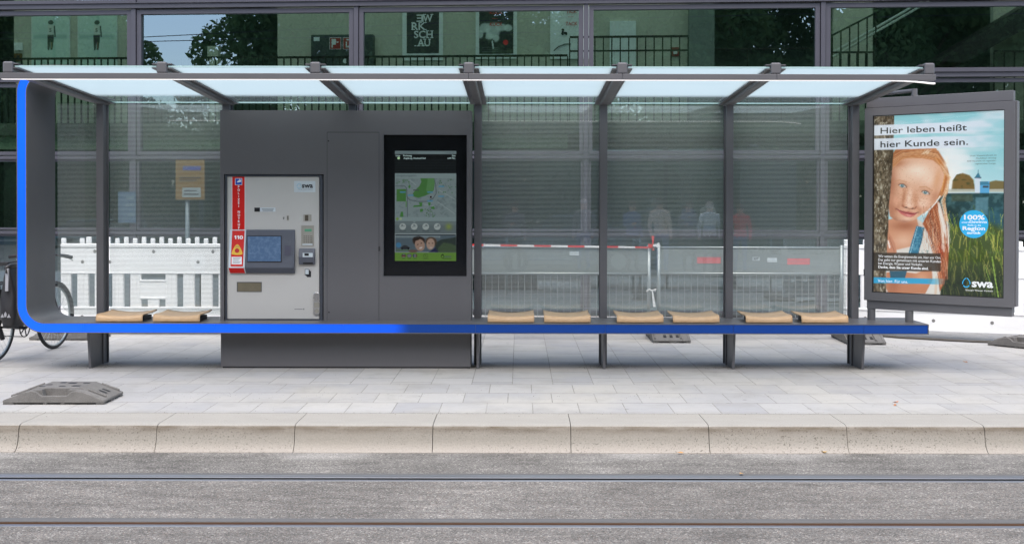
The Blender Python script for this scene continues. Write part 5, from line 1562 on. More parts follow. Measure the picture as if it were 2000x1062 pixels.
swa_ring(1888, 550.5, 8.2, 9.8, 0, GLOW_CYAN, pos, 0.22, plane=lambda a, b: plu(a, b, TO))

# ---------------------------------------------------------------- road works: feet, plastic barriers, mesh fences, tape
def make_foot(name, label):
    t = thing(name, label, "ballast block", (0, 0, 0), 0, "recycled rubber ballast blocks")
    mb = MB()
    L, D = 0.385, 0.42
    top = [(-L, 0.012), (-L, 0.032), (-0.215, 0.098), (-0.17, 0.113), (0.17, 0.113), (0.215, 0.098), (L, 0.032), (L, 0.012)]
    frt = [(-L, 0.012), (-L, 0.032), (-0.225, 0.094), (-0.165, 0.104), (-0.13, 0.096), (-0.095, 0.066), (0.095, 0.066), (0.13, 0.096), (0.165, 0.104), (0.225, 0.094), (L, 0.032), (L, 0.012)]
    mb.prism(frt, 0.0, 0.03, 'Y')
    mb.prism([(-L, 0.0125), (-L, 0.032), (-0.225, 0.094), (-0.165, 0.107), (-0.10, 0.109), (-0.085, 0.05), (0.085, 0.05), (0.10, 0.109), (0.165, 0.107), (0.225, 0.094), (L, 0.032), (L, 0.0125)], 0.0302, 0.095, 'Y')
    mb.prism(top, 0.0952, D, 'Y')
    for x0, x1 in ((-L, -0.30), (-0.08, -0.05), (0.05, 0.08), (0.32, L)):
        mb.box(x0, x1, 0.001, 0.05, 0.0, 0.0119); mb.box(x0, x1, D - 0.06, D - 0.002, 0.0, 0.0119); mb.box(x0, x1, 0.15, 0.24, 0.0, 0.0119)
    for s in (-1, 1):                                            # low ridges along both ramps
        for y in (0.105, 0.395):
            a, b = sorted((s * 0.225, s * 0.365))
            za, zb = (0.097, 0.046) if s > 0 else (0.046, 0.097)
            mb.hexa([(a, y - 0.012, za - 0.004), (b, y - 0.012, zb - 0.004), (b, y + 0.012, zb - 0.004), (a, y + 0.012, za - 0.004), (a, y - 0.006, za + 0.011), (b, y - 0.006, zb + 0.011), (b, y + 0.006, zb + 0.011), (a, y + 0.006, za + 0.011)])
    mb.build("rubber_block", TYREREC, t, bevel=0.006, local=True)
    mb = MB()
    for x, y, w, d in ((-0.15, 0.16, 0.04, 0.03), (-0.13, 0.25, 0.04, 0.03), (0.0, 0.17, 0.045, 0.03), (0.10, 0.19, 0.06, 0.05), (0.02, 0.33, 0.06, 0.05), (-0.06, 0.35, 0.04, 0.04), (0.13, 0.33, 0.05, 0.04)):
        mb.box(x - w / 2, x + w / 2, y - d / 2, y + d / 2, 0.1132, 0.1145)  # raised black plates paint the shade of holes in the top
    for s in (-1, 1):                                            # black wedges paint the shade of openings in the ramps
        for y in (0.14, 0.21, 0.28):
            mb.hexa([(s * 0.30 - 0.03, y - 0.016, 0.055 + 0.005 * 1), (s * 0.30 + 0.03, y - 0.016, 0.055), (s * 0.30 + 0.03, y + 0.016, 0.055), (s * 0.30 - 0.03, y + 0.016, 0.06),
                     (s * 0.30 - 0.03, y - 0.016, (0.0665 if s > 0 else 0.0435) + 0.011 - 0.008 + 0.0085), (s * 0.30 + 0.03, y - 0.016, (0.0435 if s > 0 else 0.0665) + 0.0115), (s * 0.30 + 0.03, y + 0.016, (0.0435 if s > 0 else 0.0665) + 0.0115), (s * 0.30 - 0.03, y + 0.016, (0.0665 if s > 0 else 0.0435) + 0.0115)])
    mb.build("socket_shade", BLACK, t, local=True)
    return t
foot = make_foot("ballast_block", "loose grey rubber ballast block lying alone on the pavement near the kerb")
foot.location = (-3.53, 8.52, 0); foot.rotation_euler.z = R(0.5)
def place_foot(x, y, rz, label):
    c = copy_tree(foot)
    c.location, c.rotation_euler.z = (x, y, 0), R(rz)
    c['label'] = label
place_foot(X_(132, 12.75), 12.62, 0, "weathered rubber ballast block under the white barrier beside the bicycle wheel")
place_foot(1.90, 12.85, 90, "rubber ballast block seen below the bench, under the gap between the two mesh fences")
place_foot(4.03, 12.70, 88, "rubber ballast block behind the last shelter post, below the right end of the bench")
place_foot(5.36, 12.02, -52, "rubber ballast block at the right picture edge under the white barrier behind the poster case")

def make_barrier(label):
    t = thing("plastic_barrier", label, "barrier", (0, 0, 0), 0, "white plastic road barriers")
    mb = MB()
    W = 2.06
    Y0, Y1 = 0.0, 0.045
    mb.box(0, W, Y0, Y1, 0.735, 1.02)
    mb.box(0, W, Y0, Y1, 0.10, 0.325)
    slots = [(0.119, 0.193), (0.322, 0.397), (0.529, 0.604), (0.735, 0.815), (0.941, 1.227), (1.359, 1.435), (1.566, 1.645), (1.775, 1.85)]
    x = 0.0
    for a, b in slots + [(W, W)]:
        mb.box(x, a, Y0 + 0.002, Y1 - 0.002, 0.325, 0.735)
        for k in range(3):
            xx = x + (a - x) * (k + 0.5) / 3
            mb.box(xx - 0.008, xx + 0.008, Y0 - 0.003, Y0 + 0.0018, 0.345, 0.715)
        x = b
    mb.box(0.941, 1.227, Y0 + 0.002, Y1 - 0.002, 0.425, 0.64)
    mb.box(1.02, 1.148, Y0 + 0.002, Y1 - 0.002, 0.325, 0.425)
    t_panel = mb.build("panel", WHITEP, t, bevel=0.006, local=True)
    mb = MB()
    for z0, z1, dy in ((1.021, 1.066, 0.012), (0.712, 0.734, 0.010), (0.298, 0.328, 0.010), (0.085, 0.115, 0.010)):
        mb.box(0.0, W, Y0 - dy, Y1 + dy, z0, z1)
    mb.box(0.93, 1.238, Y0 - 0.010, Y0 + 0.02, 0.622, 0.645); mb.box(0.93, 1.238, Y0 - 0.010, Y0 + 0.02, 0.418, 0.438)
    mb.build("bead", WHITEP, t, bevel=0.011, local=True, seg=3)
    mb = MB()
    xt = [(0.0, 0.056, 0), (0.218, 0.272, 0), (0.293, 0.355, 1), (0.66, 0.712, 0)]
    xs_ = []
    k = 0; x = 0.425
    while x < W - 0.06:
        xs_.append((x, x + 0.051, k % 2)); x += 0.104; k += 1
    for a, b, tall in xt[:3] + xs_:
        mb.box(a, b, Y0 + 0.006, Y1 - 0.006, 1.0665, 1.142 if tall else 1.128)
    mb.build("tabs", WHITEP, t, bevel=0.010, local=True, seg=3)
    mb = MB()
    HG = mat_hole
    for x, z in ((0.40, 0.975), (1.09, 0.975), (1.785, 0.975), (0.256, 0.853), (0.575, 0.853), (1.61, 0.853), (0.25, 0.21), (1.0, 0.21), (1.62, 0.21)):
        mb.disc((x, Y0 - 0.001, z), (0, -1, 0), 0.019, 18, 0.002)
    mb.build("bolt_hole", HG, t, local=True)
    return t
mat_hole = mat("barrier_hole", srgb(128, 128, 126), 0.6, 0, 0.15, 40)
br = make_barrier("white plastic barrier behind the left shelter seats, beside the bicycle")
br.location = (-5.38, 13.2, 0)
c = copy_tree(br); c.location, c.rotation_euler.z = (3.82, 13.28, 0), R(-22.3)
c['label'] = "white plastic barrier behind the poster case"
mb_ = None

def make_fence(label):
    t = thing("mesh_fence", label, "fence", (0, 0, 0), 0, "steel mesh fences behind the shelter")
    W = 2.08
    mb = MB()
    for x in (0.0, W): mb.tube([(x, 0, 0.06), (x, 0, 1.075)], 0.021, 12)
    mb.tube([(0, 0, 1.045), (W, 0, 1.045)], 0.014, 10); mb.tube([(0, 0, 0.748), (W, 0, 0.748)], 0.016, 10); mb.tube([(0, 0, 0.13), (W, 0, 0.13)], 0.014, 10)
    mb.build("frame", STEEL, t, smooth=True, local=True)
    mb = MB(); mb.box(0.02, W - 0.02, -0.006, 0.006, 0.765, 1.03); 
    mb.build("sheet_panel", mat_sheet, t, local=True)
    mb = MB()
    n = 28
    for k in range(1, n): mb.box(W * k / n - 0.003, W * k / n + 0.003, -0.003, 0.003, 0.132, 0.745)
    for z in (0.20, 0.36, 0.52, 0.68): mb.box(0.015, W - 0.015, -0.0075, -0.0035, z - 0.003, z + 0.003)
    mb.build("wire_mesh", STEEL, t, local=True)
    return t
mat_sheet = mat("galvanised_sheet", srgb(150, 158, 158), 0.5, 0.3, 0.10, 2, 0.08, 30)
fa = make_fence("steel mesh fence behind the middle seats with striped tape along its top")
fa.location = (-0.61, 12.8, 0)
fb = copy_tree(fa); fb.location = (1.585, 12.83, 0); fb['label'] = "steel mesh fence behind the right hand seats with white stickers on its sheet"
for u0, u1, v0, v1, par, nm in ((1112.5, 1131, 491.5, 499, fa, "sticker"), (1470, 1484, 501.5, 508.5, fb, "letter_sticker"), (1499, 1518, 502.5, 511, fb, "sticker"), (1538, 1582, 504, 516, fb, "red_sticker"), (1362, 1408, 502, 514, fb, "red_sticker")):
    yy = par.location.y - 0.0075
    mb = MB()
    a, b = P(u0, v0, yy), P(u1, v1, yy)
    mb.box(a.x - par.location.x, b.x - par.location.x, -0.0085, -0.0063, b.z, a.z)
    mb.build(nm, PALEB if nm != "red_sticker" else mat("faded_red", srgb(214, 120, 124), 0.5, 0, 0.2, 20), par, local=True)
o = text("SST", fb, INK, Vector(P(1472, 507, 12.82)) - Vector(fb.location), EX, EZ, 10.5 * 12.82 / FP, 4.6 * 12.82 / FP, 0.03, local=True)

tp = thing("barrier_tape", "red and white striped barrier tape tied along the mesh fence", "tape", (0.4, 12.76, 1.03))
mb = MB()
x0, x1 = -0.60, 1.50
n = 11
for k in range(n):
    a, b = x0 + (x1 - x0) * k / n, x0 + (x1 - x0) * (k + 1) / n
    za, zb = 1.073 - 0.026 * k / n, 1.073 - 0.026 * (k + 1) / n
    mb.cur = (k + 1) % 2
    mb.hexa([(a, 12.768, za - 0.011), (b, 12.768, zb - 0.011), (b, 12.770, zb - 0.009), (a, 12.770, za - 0.009), (a, 12.768, za + 0.011), (b, 12.768, zb + 0.011), (b, 12.770, zb + 0.011), (a, 12.770, za + 0.011)])
mb.build("band", [WHITE, REDW], tp)
mb = MB()
c = P(1275, 479, 12.75)
mb.cur = 1
mb.prism([(c.x - 0.012, c.z + 0.11), (c.x + 0.018, c.z + 0.105), (c.x + 0.008, c.z + 0.0), (c.x - 0.004, c.z + 0.0)], 12.755, 12.758, 'Y')
mb.prism([(c.x - 0.05, c.z + 0.022), (c.x + 0.0, c.z + 0.008), (c.x + 0.0, c.z - 0.022), (c.x - 0.05, c.z - 0.03)], 12.752, 12.7545, 'Y')
mb.prism([(c.x + 0.004, c.z - 0.02), (c.x + 0.02, c.z - 0.055), (c.x - 0.004, c.z - 0.052)], 12.752, 12.7545, 'Y')
mb.cur = 0
mb.prism([(c.x + 0.002, c.z + 0.008), (c.x + 0.075, c.z + 0.03), (c.x + 0.085, c.z - 0.025), (c.x + 0.004, c.z - 0.014)], 12.752, 12.7545, 'Y')
mb.build("knot", [WHITE, REDW], tp)
rb = thing("white_ribbon", "short white ribbon end tied to the fence post and hanging down", "ribbon", P(1277, 600, 12.76))
mb = MB()
c0, c1 = P(1274, 567, 12.76), P(1278.5, 599, 12.76)
mb.hexa([(c1.x - 0.014, 12.752, c1.z), (c1.x + 0.016, 12.752, c1.z), (c1.x + 0.016, 12.756, c1.z), (c1.x - 0.014, 12.756, c1.z), (c0.x - 0.006, 12.752, c0.z), (c0.x + 0.010, 12.752, c0.z), (c0.x + 0.010, 12.756, c0.z), (c0.x - 0.006, 12.756, c0.z)])
mb.build("strip", WHITE, rb)
mb = MB(); mb.tube([P(1263, 569, 12.77), P(1268, 565, 12.765), P(1274, 567, 12.76), P(1281, 565, 12.765), P(1279, 569, 12.77)], 0.008, 6); mb.build("knot", WHITE, rb)

cb = thing("cable", "dark cable lying on the pavement in front of the right white barrier", "cable", (4.3, 12.9, 0))
mb = MB()
pts = []
for u, v in ((1690, 654), (1720, 656.5), (1760, 660), (1800, 662), (1850, 665), (1900, 667.5), (1935, 668.5), (1960, 672), (1985, 676)):
    Y = FP * H / (v - V0)
    pts.append((X_(u, Y), Y, 0.013))
mb.tube(pts, 0.014, 8); mb.build("sheath", mat("cable_grey", srgb(86, 82, 76), 0.8, 0, 0.1), cb, smooth=True)

# grit and crumbs lying on the paving, round the post feet and in the gutter
rs_ = random.Random(21)
mb = MB()
def crumb(x, y, z, r_):
    p_ = [(x + r_ * rs_.uniform(.5, 1) * math.cos(a), y + r_ * rs_.uniform(.5, 1) * math.sin(a), z) for a in (0.3, 2.2, 4.3)]
    top_ = (x + rs_.uniform(-.3, .3) * r_, y + rs_.uniform(-.3, .3) * r_, z + r_ * rs_.uniform(.5, 1.1))
    mb.cur = rs_.choice((0, 0, 1, 2))
    mb.add(p_ + [top_], [(0, 1, 3), (1, 2, 3), (2, 0, 3)])
for x in XP:
    for _ in range(150):
        crumb(x + rs_.gauss(0, 0.16), 10.62 + rs_.gauss(0, 0.11), 0.0, rs_.uniform(0.002, 0.006))
for _ in range(1300):
    crumb(rs_.uniform(-5, 5), rs_.choice((rs_.gauss(8.95, 0.12), rs_.uniform(7.9, 10.2), rs_.gauss(8.2, 0.03))), 0.0, rs_.uniform(0.0015, 0.0045))
for _ in range(500):
    crumb(rs_.uniform(-4.5, 4.5), 7.68 - abs(rs_.gauss(0, 0.05)), ZR, rs_.uniform(0.002, 0.006))
for _ in range(260):
    crumb(rs_.gauss(3.9, 0.7), rs_.gauss(12.2, 0.25), 0.0, rs_.uniform(0.002, 0.006))
tag(mb.build("grit", [mat("grit_grey", srgb(120, 118, 112), 0.9), mat("grit_pale", srgb(176, 172, 162), 0.9), mat("grit_dark", srgb(78, 74, 68), 0.9)]), kind='stuff')
for k, (u, v, lab) in enumerate(((1751, 785, "small curled dry leaf on the slabs near the right picture side, upper of two"), (1750, 791, "small dry leaf fragment on the paving joint near the right picture side, lower of two"), (1887, 706, "tiny reddish leaf on the paving right of the bench end"), (1330, 885, "tiny orange leaf in the gutter below the middle kerb stones"), (1450, 926, "tiny orange leaf lying on the nearer-kerb tram rail"), (1611, 883, "tiny orange leaf in the gutter under the right kerb stones"))):
    zz = ZR + 0.008 if v > 880 else 0.0
    Y = FP * (H - zz) / (v - V0)
    t = thing("fallen_leaf", lab, "leaf", (X_(u, Y), Y, zz), k * 1.1, "dry leaves on the ground")
    mb = MB(); a = 0.026
    mb.add([(-a, 0, 0.003), (-a * .3, -a * .45, 0.010), (a * .5, -a * .35, 0.004), (a, 0.004, 0.012), (a * .4, a * .4, 0.006), (-a * .4, a * .4, 0.003)], [(0, 1, 2, 3), (0, 3, 4, 5)])
    mb.build("blade", mat("dry_leaf_%d" % k, srgb(188, 122 + 6 * k, 86), 0.8, 0, 0.2), t, local=True)

# ---------------------------------------------------------------- bicycle and pannier at the left edge
HD = R(90 - 7)
bike = thing("bicycle", "dark touring bicycle parked behind the blue left end of the shelter", "bicycle", (-5.045, 10.80, 0), HD)
WR = 0.345
def wheel(x, name="wheel"):
    mb = MB()
    n = 56
    mb.tube([(x + WR * math.cos(2 * math.pi * k / n) * 0.948, 0, WR + WR * 0.948 * math.sin(2 * math.pi * k / n)) for k in range(n)], 0.0185, 10, closed=True)
    w = mb.build("tyre", BLACK, bike, smooth=True, local=True)
    w.name = name
    mb = MB(); mb.tube([(x + 0.31 * math.cos(2 * math.pi * k / n), 0, WR + 0.31 * math.sin(2 * math.pi * k / n)) for k in range(n)], 0.010, 8, closed=True)
    mb.build("rim", STEEL, w, smooth=True, local=True)
    mb = MB()
    for k in range(32):
        a = 2 * math.pi * k / 32; b = a + (0.9 if k % 2 else -0.9)
        s = 0.03 if (k // 2) % 2 else -0.03
        mb.tube([(x + 0.022 * math.cos(b), s, WR + 0.022 * math.sin(b)), (x + 0.305 * math.cos(a), 0, WR + 0.305 * math.sin(a))], 0.0012, 4)
    mb.tube([(x, -0.05, WR), (x, 0.05, WR)], 0.022, 12)
    mb.build("spokes", STEEL, w, local=True)
    return w
wheel(0.0); wheel(1.09)
mb = MB()
BB, SEAT, HEADT, HEADB = (0.44, 0, 0.29), (0.27, 0, 0.84), (0.86, 0, 0.86), (0.90, 0, 0.72)
for a, b, r_ in ((BB, SEAT, 0.016), (HEADB, BB, 0.019), (HEADT, (0.29, 0, 0.76), 0.016), (HEADT, HEADB, 0.02)): mb.tube([a, b], r_, 10)
for s in (-1, 1):
    mb.tube([(0, s * 0.06, WR), (0.42, s * 0.03, 0.29)], 0.009, 8); mb.tube([(0, s * 0.06, WR), (0.29, s * 0.02, 0.76)], 0.008, 8)
mb.build("frame", BLACKM, bike, smooth=True, local=True)
mb = MB()
for s in (-1, 1): mb.tube([(0.905, s * 0.05, 0.70), (0.98, s * 0.055, 0.58), (1.09, s * 0.055, WR)], 0.011, 8)
mb.tube([(0.905, -0.05, 0.70), (0.905, 0.05, 0.70)], 0.014, 8)
mb.build("fork", BLACKM, bike, smooth=True, local=True)
mb = MB(); mb.tube([HEADT, (0.83, 0, 0.97), (0.90, 0, 1.0)], 0.014, 8); mb.tube([(0.84, 0.30, 0.985), (0.90, 0.12, 1.0), (0.90, -0.12, 1.0), (0.84, -0.30, 0.985)], 0.011, 8)
hb = mb.build("handlebar", BLACKM, bike, smooth=True, local=True)
for s in (-1, 1):
    mb = MB(); mb.tube([(0.875, s * 0.19, 0.995), (0.85, s * 0.25, 0.992), (0.82, s * 0.345, 0.978)], [0.016, 0.019, 0.017], 10); mb.build("grip", BLACK, hb, smooth=True, local=True)
    mb = MB(); mb.tube([(0.92, s * 0.17, 0.985), (0.93, s * 0.24, 0.97), (0.90, s * 0.31, 0.945)], 0.006, 6); mb.build("brake_lever", STEEL, hb, smooth=True, local=True)
mb = MB(); mb.tube([SEAT, (0.255, 0, 0.92)], 0.013, 8)
mb.prism([(0.12, -0.075), (0.12, 0.075), (0.24, 0.06), (0.42, 0.018), (0.42, -0.018), (0.24, -0.06)], 0.925, 0.96, 'Z'); mb.build("saddle", BLACK, bike, bevel=0.012, local=True)
mb = MB()
for k in range(40):
    pass
mb.tube([(0.44 + 0.088 * math.cos(2 * math.pi * k / 36), -0.055, 0.29 + 0.088 * math.sin(2 * math.pi * k / 36)) for k in range(36)], 0.006, 6, closed=True)
for k in range(5):
    a = 2 * math.pi * k / 5; mb.tube([(0.44, -0.055, 0.29), (0.44 + 0.088 * math.cos(a), -0.055, 0.29 + 0.088 * math.sin(a))], 0.006, 6)
mb.tube([(0.44, -0.07, 0.29), (0.44, 0.07, 0.29)], 0.016, 10); mb.tube([(0.44, -0.075, 0.29), (0.50, -0.08, 0.44)], 0.010, 8); mb.box(0.46, 0.55, -0.17, -0.085, 0.432, 0.45)
mb.build("crankset", BLACKM, bike, local=True)
mb = MB()
ch = [(0.44, 0.378), (0.0, WR + 0.035), (-0.035, WR), (-0.02, WR - 0.04), (0.02, 0.27), (0.03, 0.235), (0.06, 0.25), (0.44, 0.202)]
mb.tube([(x, -0.055, z) for x, z in ch], 0.005, 6, closed=False); mb.build("chain", BLACKM, bike, local=True)
mb = MB(); mb.tube([(0.0, -0.055, WR - 0.02), (0.025, -0.06, 0.265), (0.05, -0.06, 0.225)], [0.028, 0.026, 0.024], 10); mb.build("derailleur", BLACKM, bike, local=True)
def fender(x, a0, a1):
    mb = MB(); n = 22
    vs = []
    for k in range(n + 1):
        a = R(a0 + (a1 - a0) * k / n)
        for yy, rr_ in ((-0.028, 0.358), (-0.018, 0.368), (0, 0.372), (0.018, 0.368), (0.028, 0.358)):
            vs.append((x + rr_ * math.cos(a), yy, WR + rr_ * math.sin(a)))
    fs = [(k * 5 + j, k * 5 + j + 1, k * 5 + 5 + j + 1, k * 5 + 5 + j) for k in range(n) for j in range(4)]
    mb.add(vs, fs)
    o = mb.build("mudguard", BLACKM, bike, smooth=True, local=True)
    s = o.modifiers.new("t", 'SOLIDIFY'); s.thickness = 0.003
fender(1.09, -18, 145); fender(0.0, 10, 185)
mb = MB()
for s in (-1, 1): mb.tube([(0.0, s * 0.065, WR), (-0.02, s * 0.075, 0.75), (0.26, s * 0.07, 0.76)], 0.006, 6); mb.tube([(0.26, s * 0.06, 0.755), (-0.24, s * 0.06, 0.755)], 0.006, 6)
mb.build("carrier", BLACKM, bike, local=True)

bag = thing("pannier_bag", "black roll-top pannier bag with grey reflective strip hanging beside the bicycle's rear wheel", "bag", (-4.845, 10.80, 0.37), HD)
nx_, nz_ = 14, 18
vs, fs = [], []
zs = [0.385 + (0.945 - 0.385) * k / nz_ for k in range(nz_ + 1)]
for i, z in enumerate(zs):
    f = (z - 0.385) / (0.945 - 0.385)
    w = 0.145 * (1 + 0.06 * math.sin(f * 7)) * (0.86 + 0.14 * min(1, f * 4)) * (1 - 0.14 * max(0, f - 0.7) / 0.3)
    d = 0.082 * (0.75 + 0.25 * min(1, f * 5)) * (1 - 0.72 * max(0, f - 0.55) / 0.45)
    for k in range(2 * nx_):
        a = 2 * math.pi * k / (2 * nx_)
        c_, s_ = math.cos(a), math.sin(a)
        x = w * math.copysign(abs(c_) ** 0.45, c_); y = d * math.copysign(abs(s_) ** 0.45, s_)
        nn = mnoise.noise(Vector((x * 9 + 3, y * 9, z * 9))) * 0.012
        vs.append((x * (1 + nn * 4), y + nn * (1 if y < 0 else -1), z - 0.40))
m = 2 * nx_
for i in range(nz_):
    for k in range(m): fs.append((i * m + k, i * m + (k + 1) % m, (i + 1) * m + (k + 1) % m, (i + 1) * m + k))
fs.append(tuple(range(m))[::-1]); fs.append(tuple(nz_ * m + k for k in range(m)))
MB().add(vs, fs).build("body", BAGM, bag, smooth=True, local=True)
mb = MB(); mb.tube([(-0.15, 0, 0.545), (-0.08, -0.006, 0.562), (0.06, -0.004, 0.565), (0.15, 0, 0.55)], [0.018, 0.026, 0.026, 0.018], 10); mb.tube([(-0.15, 0.0, 0.545), (-0.165, -0.02, 0.50)], 0.008, 6); mb.tube([(0.15, 0.0, 0.55), (0.165, -0.02, 0.50)], 0.008, 6)
mb.build("roll_top", BAGM, bag, smooth=True, local=True)
mb = MB()
mb.hexa([(-0.166, -0.034, 0.33), (-0.166, -0.004, 0.33), (-0.145, -0.004, 0.33), (-0.145, -0.034, 0.33), (-0.150, -0.030, 0.545), (-0.150, 0.0, 0.545), (-0.135, 0.0, 0.545), (-0.135, -0.030, 0.545)])
mb.build("reflective_strip", REFLECT, bag, local=True)
mb = MB()
def tri(a, b, c):
    mb.prism([(q[0], q[1]) for q in (a, b, c)], -0.162, -0.155, 'X')
tri((0.010, 0.08), (0.045, 0.08), (0.028, 0.115)); tri((-0.055, 0.08), (-0.02, 0.08), (-0.038, 0.115)); mb.prism([(-0.012, 0.085), (0.004, 0.085), (0.010, 0.11), (-0.004, 0.135), (-0.018, 0.11)], -0.162, -0.155, 'X')
mb.build("emblem", REFLECT, bag, local=True)

# ---------------------------------------------------------------- trees and hedge across the road (mirrored in the glass)
def leaf_cloud(name, seed, blobs, n, size, m, parent):
    rs_ = np.random.RandomState(seed)
    B = np.array(blobs, float)
    vol = (B[:, 3] ** 2); vol /= vol.sum()
    idx = rs_.choice(len(B), n, p=vol)
    d = rs_.normal(size=(n, 3)); d /= np.linalg.norm(d, axis=1)[:, None]
    r = rs_.uniform(0.45, 1.05, n) ** 0.6
    c = B[idx, :3] + d * (B[idx, 3] * r)[:, None] * np.array((1, 1, 0.8))
    a = rs_.normal(size=(n, 3)); a /= np.linalg.norm(a, axis=1)[:, None]
    b = np.cross(a, rs_.normal(size=(n, 3))); b /= np.linalg.norm(b, axis=1)[:, None]
    s = size * rs_.uniform(0.6, 1.3, n)[:, None]
    v = np.stack([c - a * s, c + b * s * 0.45, c + a * s, c - b * s * 0.45], 1).reshape(-1, 3)
    me = bpy.data.meshes.new(name)
    me.from_pydata(v.tolist(), [], np.arange(4 * n).reshape(n, 4).tolist())
    me.materials.append(m)
    o = bpy.data.objects.new(name, me); COL.objects.link(o); o.parent = parent
    return o
def make_tree(label, seed, h, rad):
    t = thing("broadleaf_tree", label, "tree", (0, 0, 0), 0, "trees across the road")
    rr = random.Random(seed)
    mb = MB()
    mb.tube([(0, 0, -0.05), (0.05, 0, 1.2), (0.0, 0.1, 2.6), (0.1, 0, h * 0.7)], [0.24, 0.19, 0.16, 0.06], 10)
    blobs = []
    for k in range(26):
        a = rr.uniform(0, 6.28); q = rr.uniform(0.1, 0.9) * rad; z = rr.uniform(0.2, 0.94) * h
        q *= 1.15 - abs(z / h - 0.55) * 1.1
        e_ = (q * math.cos(a), q * math.sin(a), z)
        blobs.append((*e_, rr.uniform(0.28, 0.42) * rad))
        mb.tube([(0, 0.05, min(z * 0.7, h * 0.6)), (e_[0] * 0.5, e_[1] * 0.5, z * 0.88), e_], [0.09, 0.05, 0.02], 6)
    mb.build("trunk", BARK, t, local=True, smooth=True)
    leaf_cloud("crown", seed, blobs, 26000, 0.155, LEAF, t)
    return t
t1 = make_tree("tall broadleaf tree across the road, first of the row mirrored in the glass", 3, 11.5, 4.0)
t2 = make_tree("rounded broadleaf tree across the road, second in the mirrored row", 8, 10.0, 3.6)
spots = [(-27.5, -14, 1.05, t1, None), (-22.3, -15, 1.0, t2, None), (-12.6, -13.5, 1.12, t1, "tree across the road, right of the gap of sky mirrored in the glass"), (-17.6, -18, 0.74, t2, "small tree across the road under the gap of sky mirrored in the glass"),
         (-6.4, -14.5, 1.15, t2, "tree across the road opposite the middle of the shelter"), (-0.4, -13.5, 1.1, t1, "tree across the road opposite the right shelter seats"), (5.4, -14.5, 1.15, t2, "tree across the road opposite the poster case"), (11.6, -14, 1.1, t1, "last tree across the road on the right"), (17.5, -15, 1.1, t2, "outer tree across the road beyond the last one")]
spots += [(x, y, s_, (t1, t2)[k % 2], lab) for k, (x, y, s_, lab) in enumerate((
    (-30.5, -20, 1.2, "tree in the back row across the road, at its left end"), (-24.8, -20.5, 1.1, "tree in the back row across the road, left of the sky gap"), (-10.0, -20, 1.25, "tree in the back row across the road, right of the sky gap"),
    (-3.5, -20.5, 1.3, "tree in the back row across the road, opposite the cabinet"), (2.6, -20, 1.25, "tree in the back row across the road, opposite the striped panes"), (8.6, -20.5, 1.3, "tree in the back row across the road, opposite the poster"), (15.0, -20, 1.25, "tree in the back row across the road, at its right end"), (-9.8, -15.8, 1.02, "small tree filling the gap across the road, opposite the ticket machine"), (-3.4, -16, 0.72, "small tree filling the gap across the road, opposite the first striped pane"), (2.6, -15.8, 0.72, "small tree filling the gap across the road, opposite the second striped pane"), (8.5, -15.6, 0.75, "small tree filling the gap across the road, opposite the third striped pane")))]
for k, (x, y, s, src, lab) in enumerate(spots):
    o = src if lab is None else copy_tree(src)
    o.location, o.rotation_euler.z = (x, y, -0.05), k * 1.3
    o.scale = (s, s, s)
    if lab: o['label'] = lab
hd_ = thing("hedge", "tall dark hedge running along the far side of the road", "hedge", (-6, -16.5, -0.05))
rs_ = random.Random(2)
bl = [(-32 + 0.55 * k + rs_.uniform(-.2, .2), rs_.uniform(-0.6, 0.6), z + rs_.uniform(-.25, .35), rs_.uniform(0.75, 1.05)) for k in range(117) for z in (0.6, 1.7, 2.9, 4.1)]
leaf_cloud("foliage", 12, bl, 120000, 0.20, LEAF, hd_)
for nm, lab, z, dz in (("overhead_wire", "thin tram wire over the road mirrored in the upper left window", 6.4, 1.3), ("overhead_wire", "second thin tram wire over the road, sloping, mirrored in the upper left window", 6.3, 0.1)):
    t = thing(nm, lab, "wire", (-14, 1.0, z), 0, "overhead tram wires")
    mb = MB(); mb.tube([(-30, 0.5, z + 0.3 * dz), (-14, 1.0, z), (40, 2.2, z + dz)], 0.012, 5); mb.build("strand", BLACKM, t)

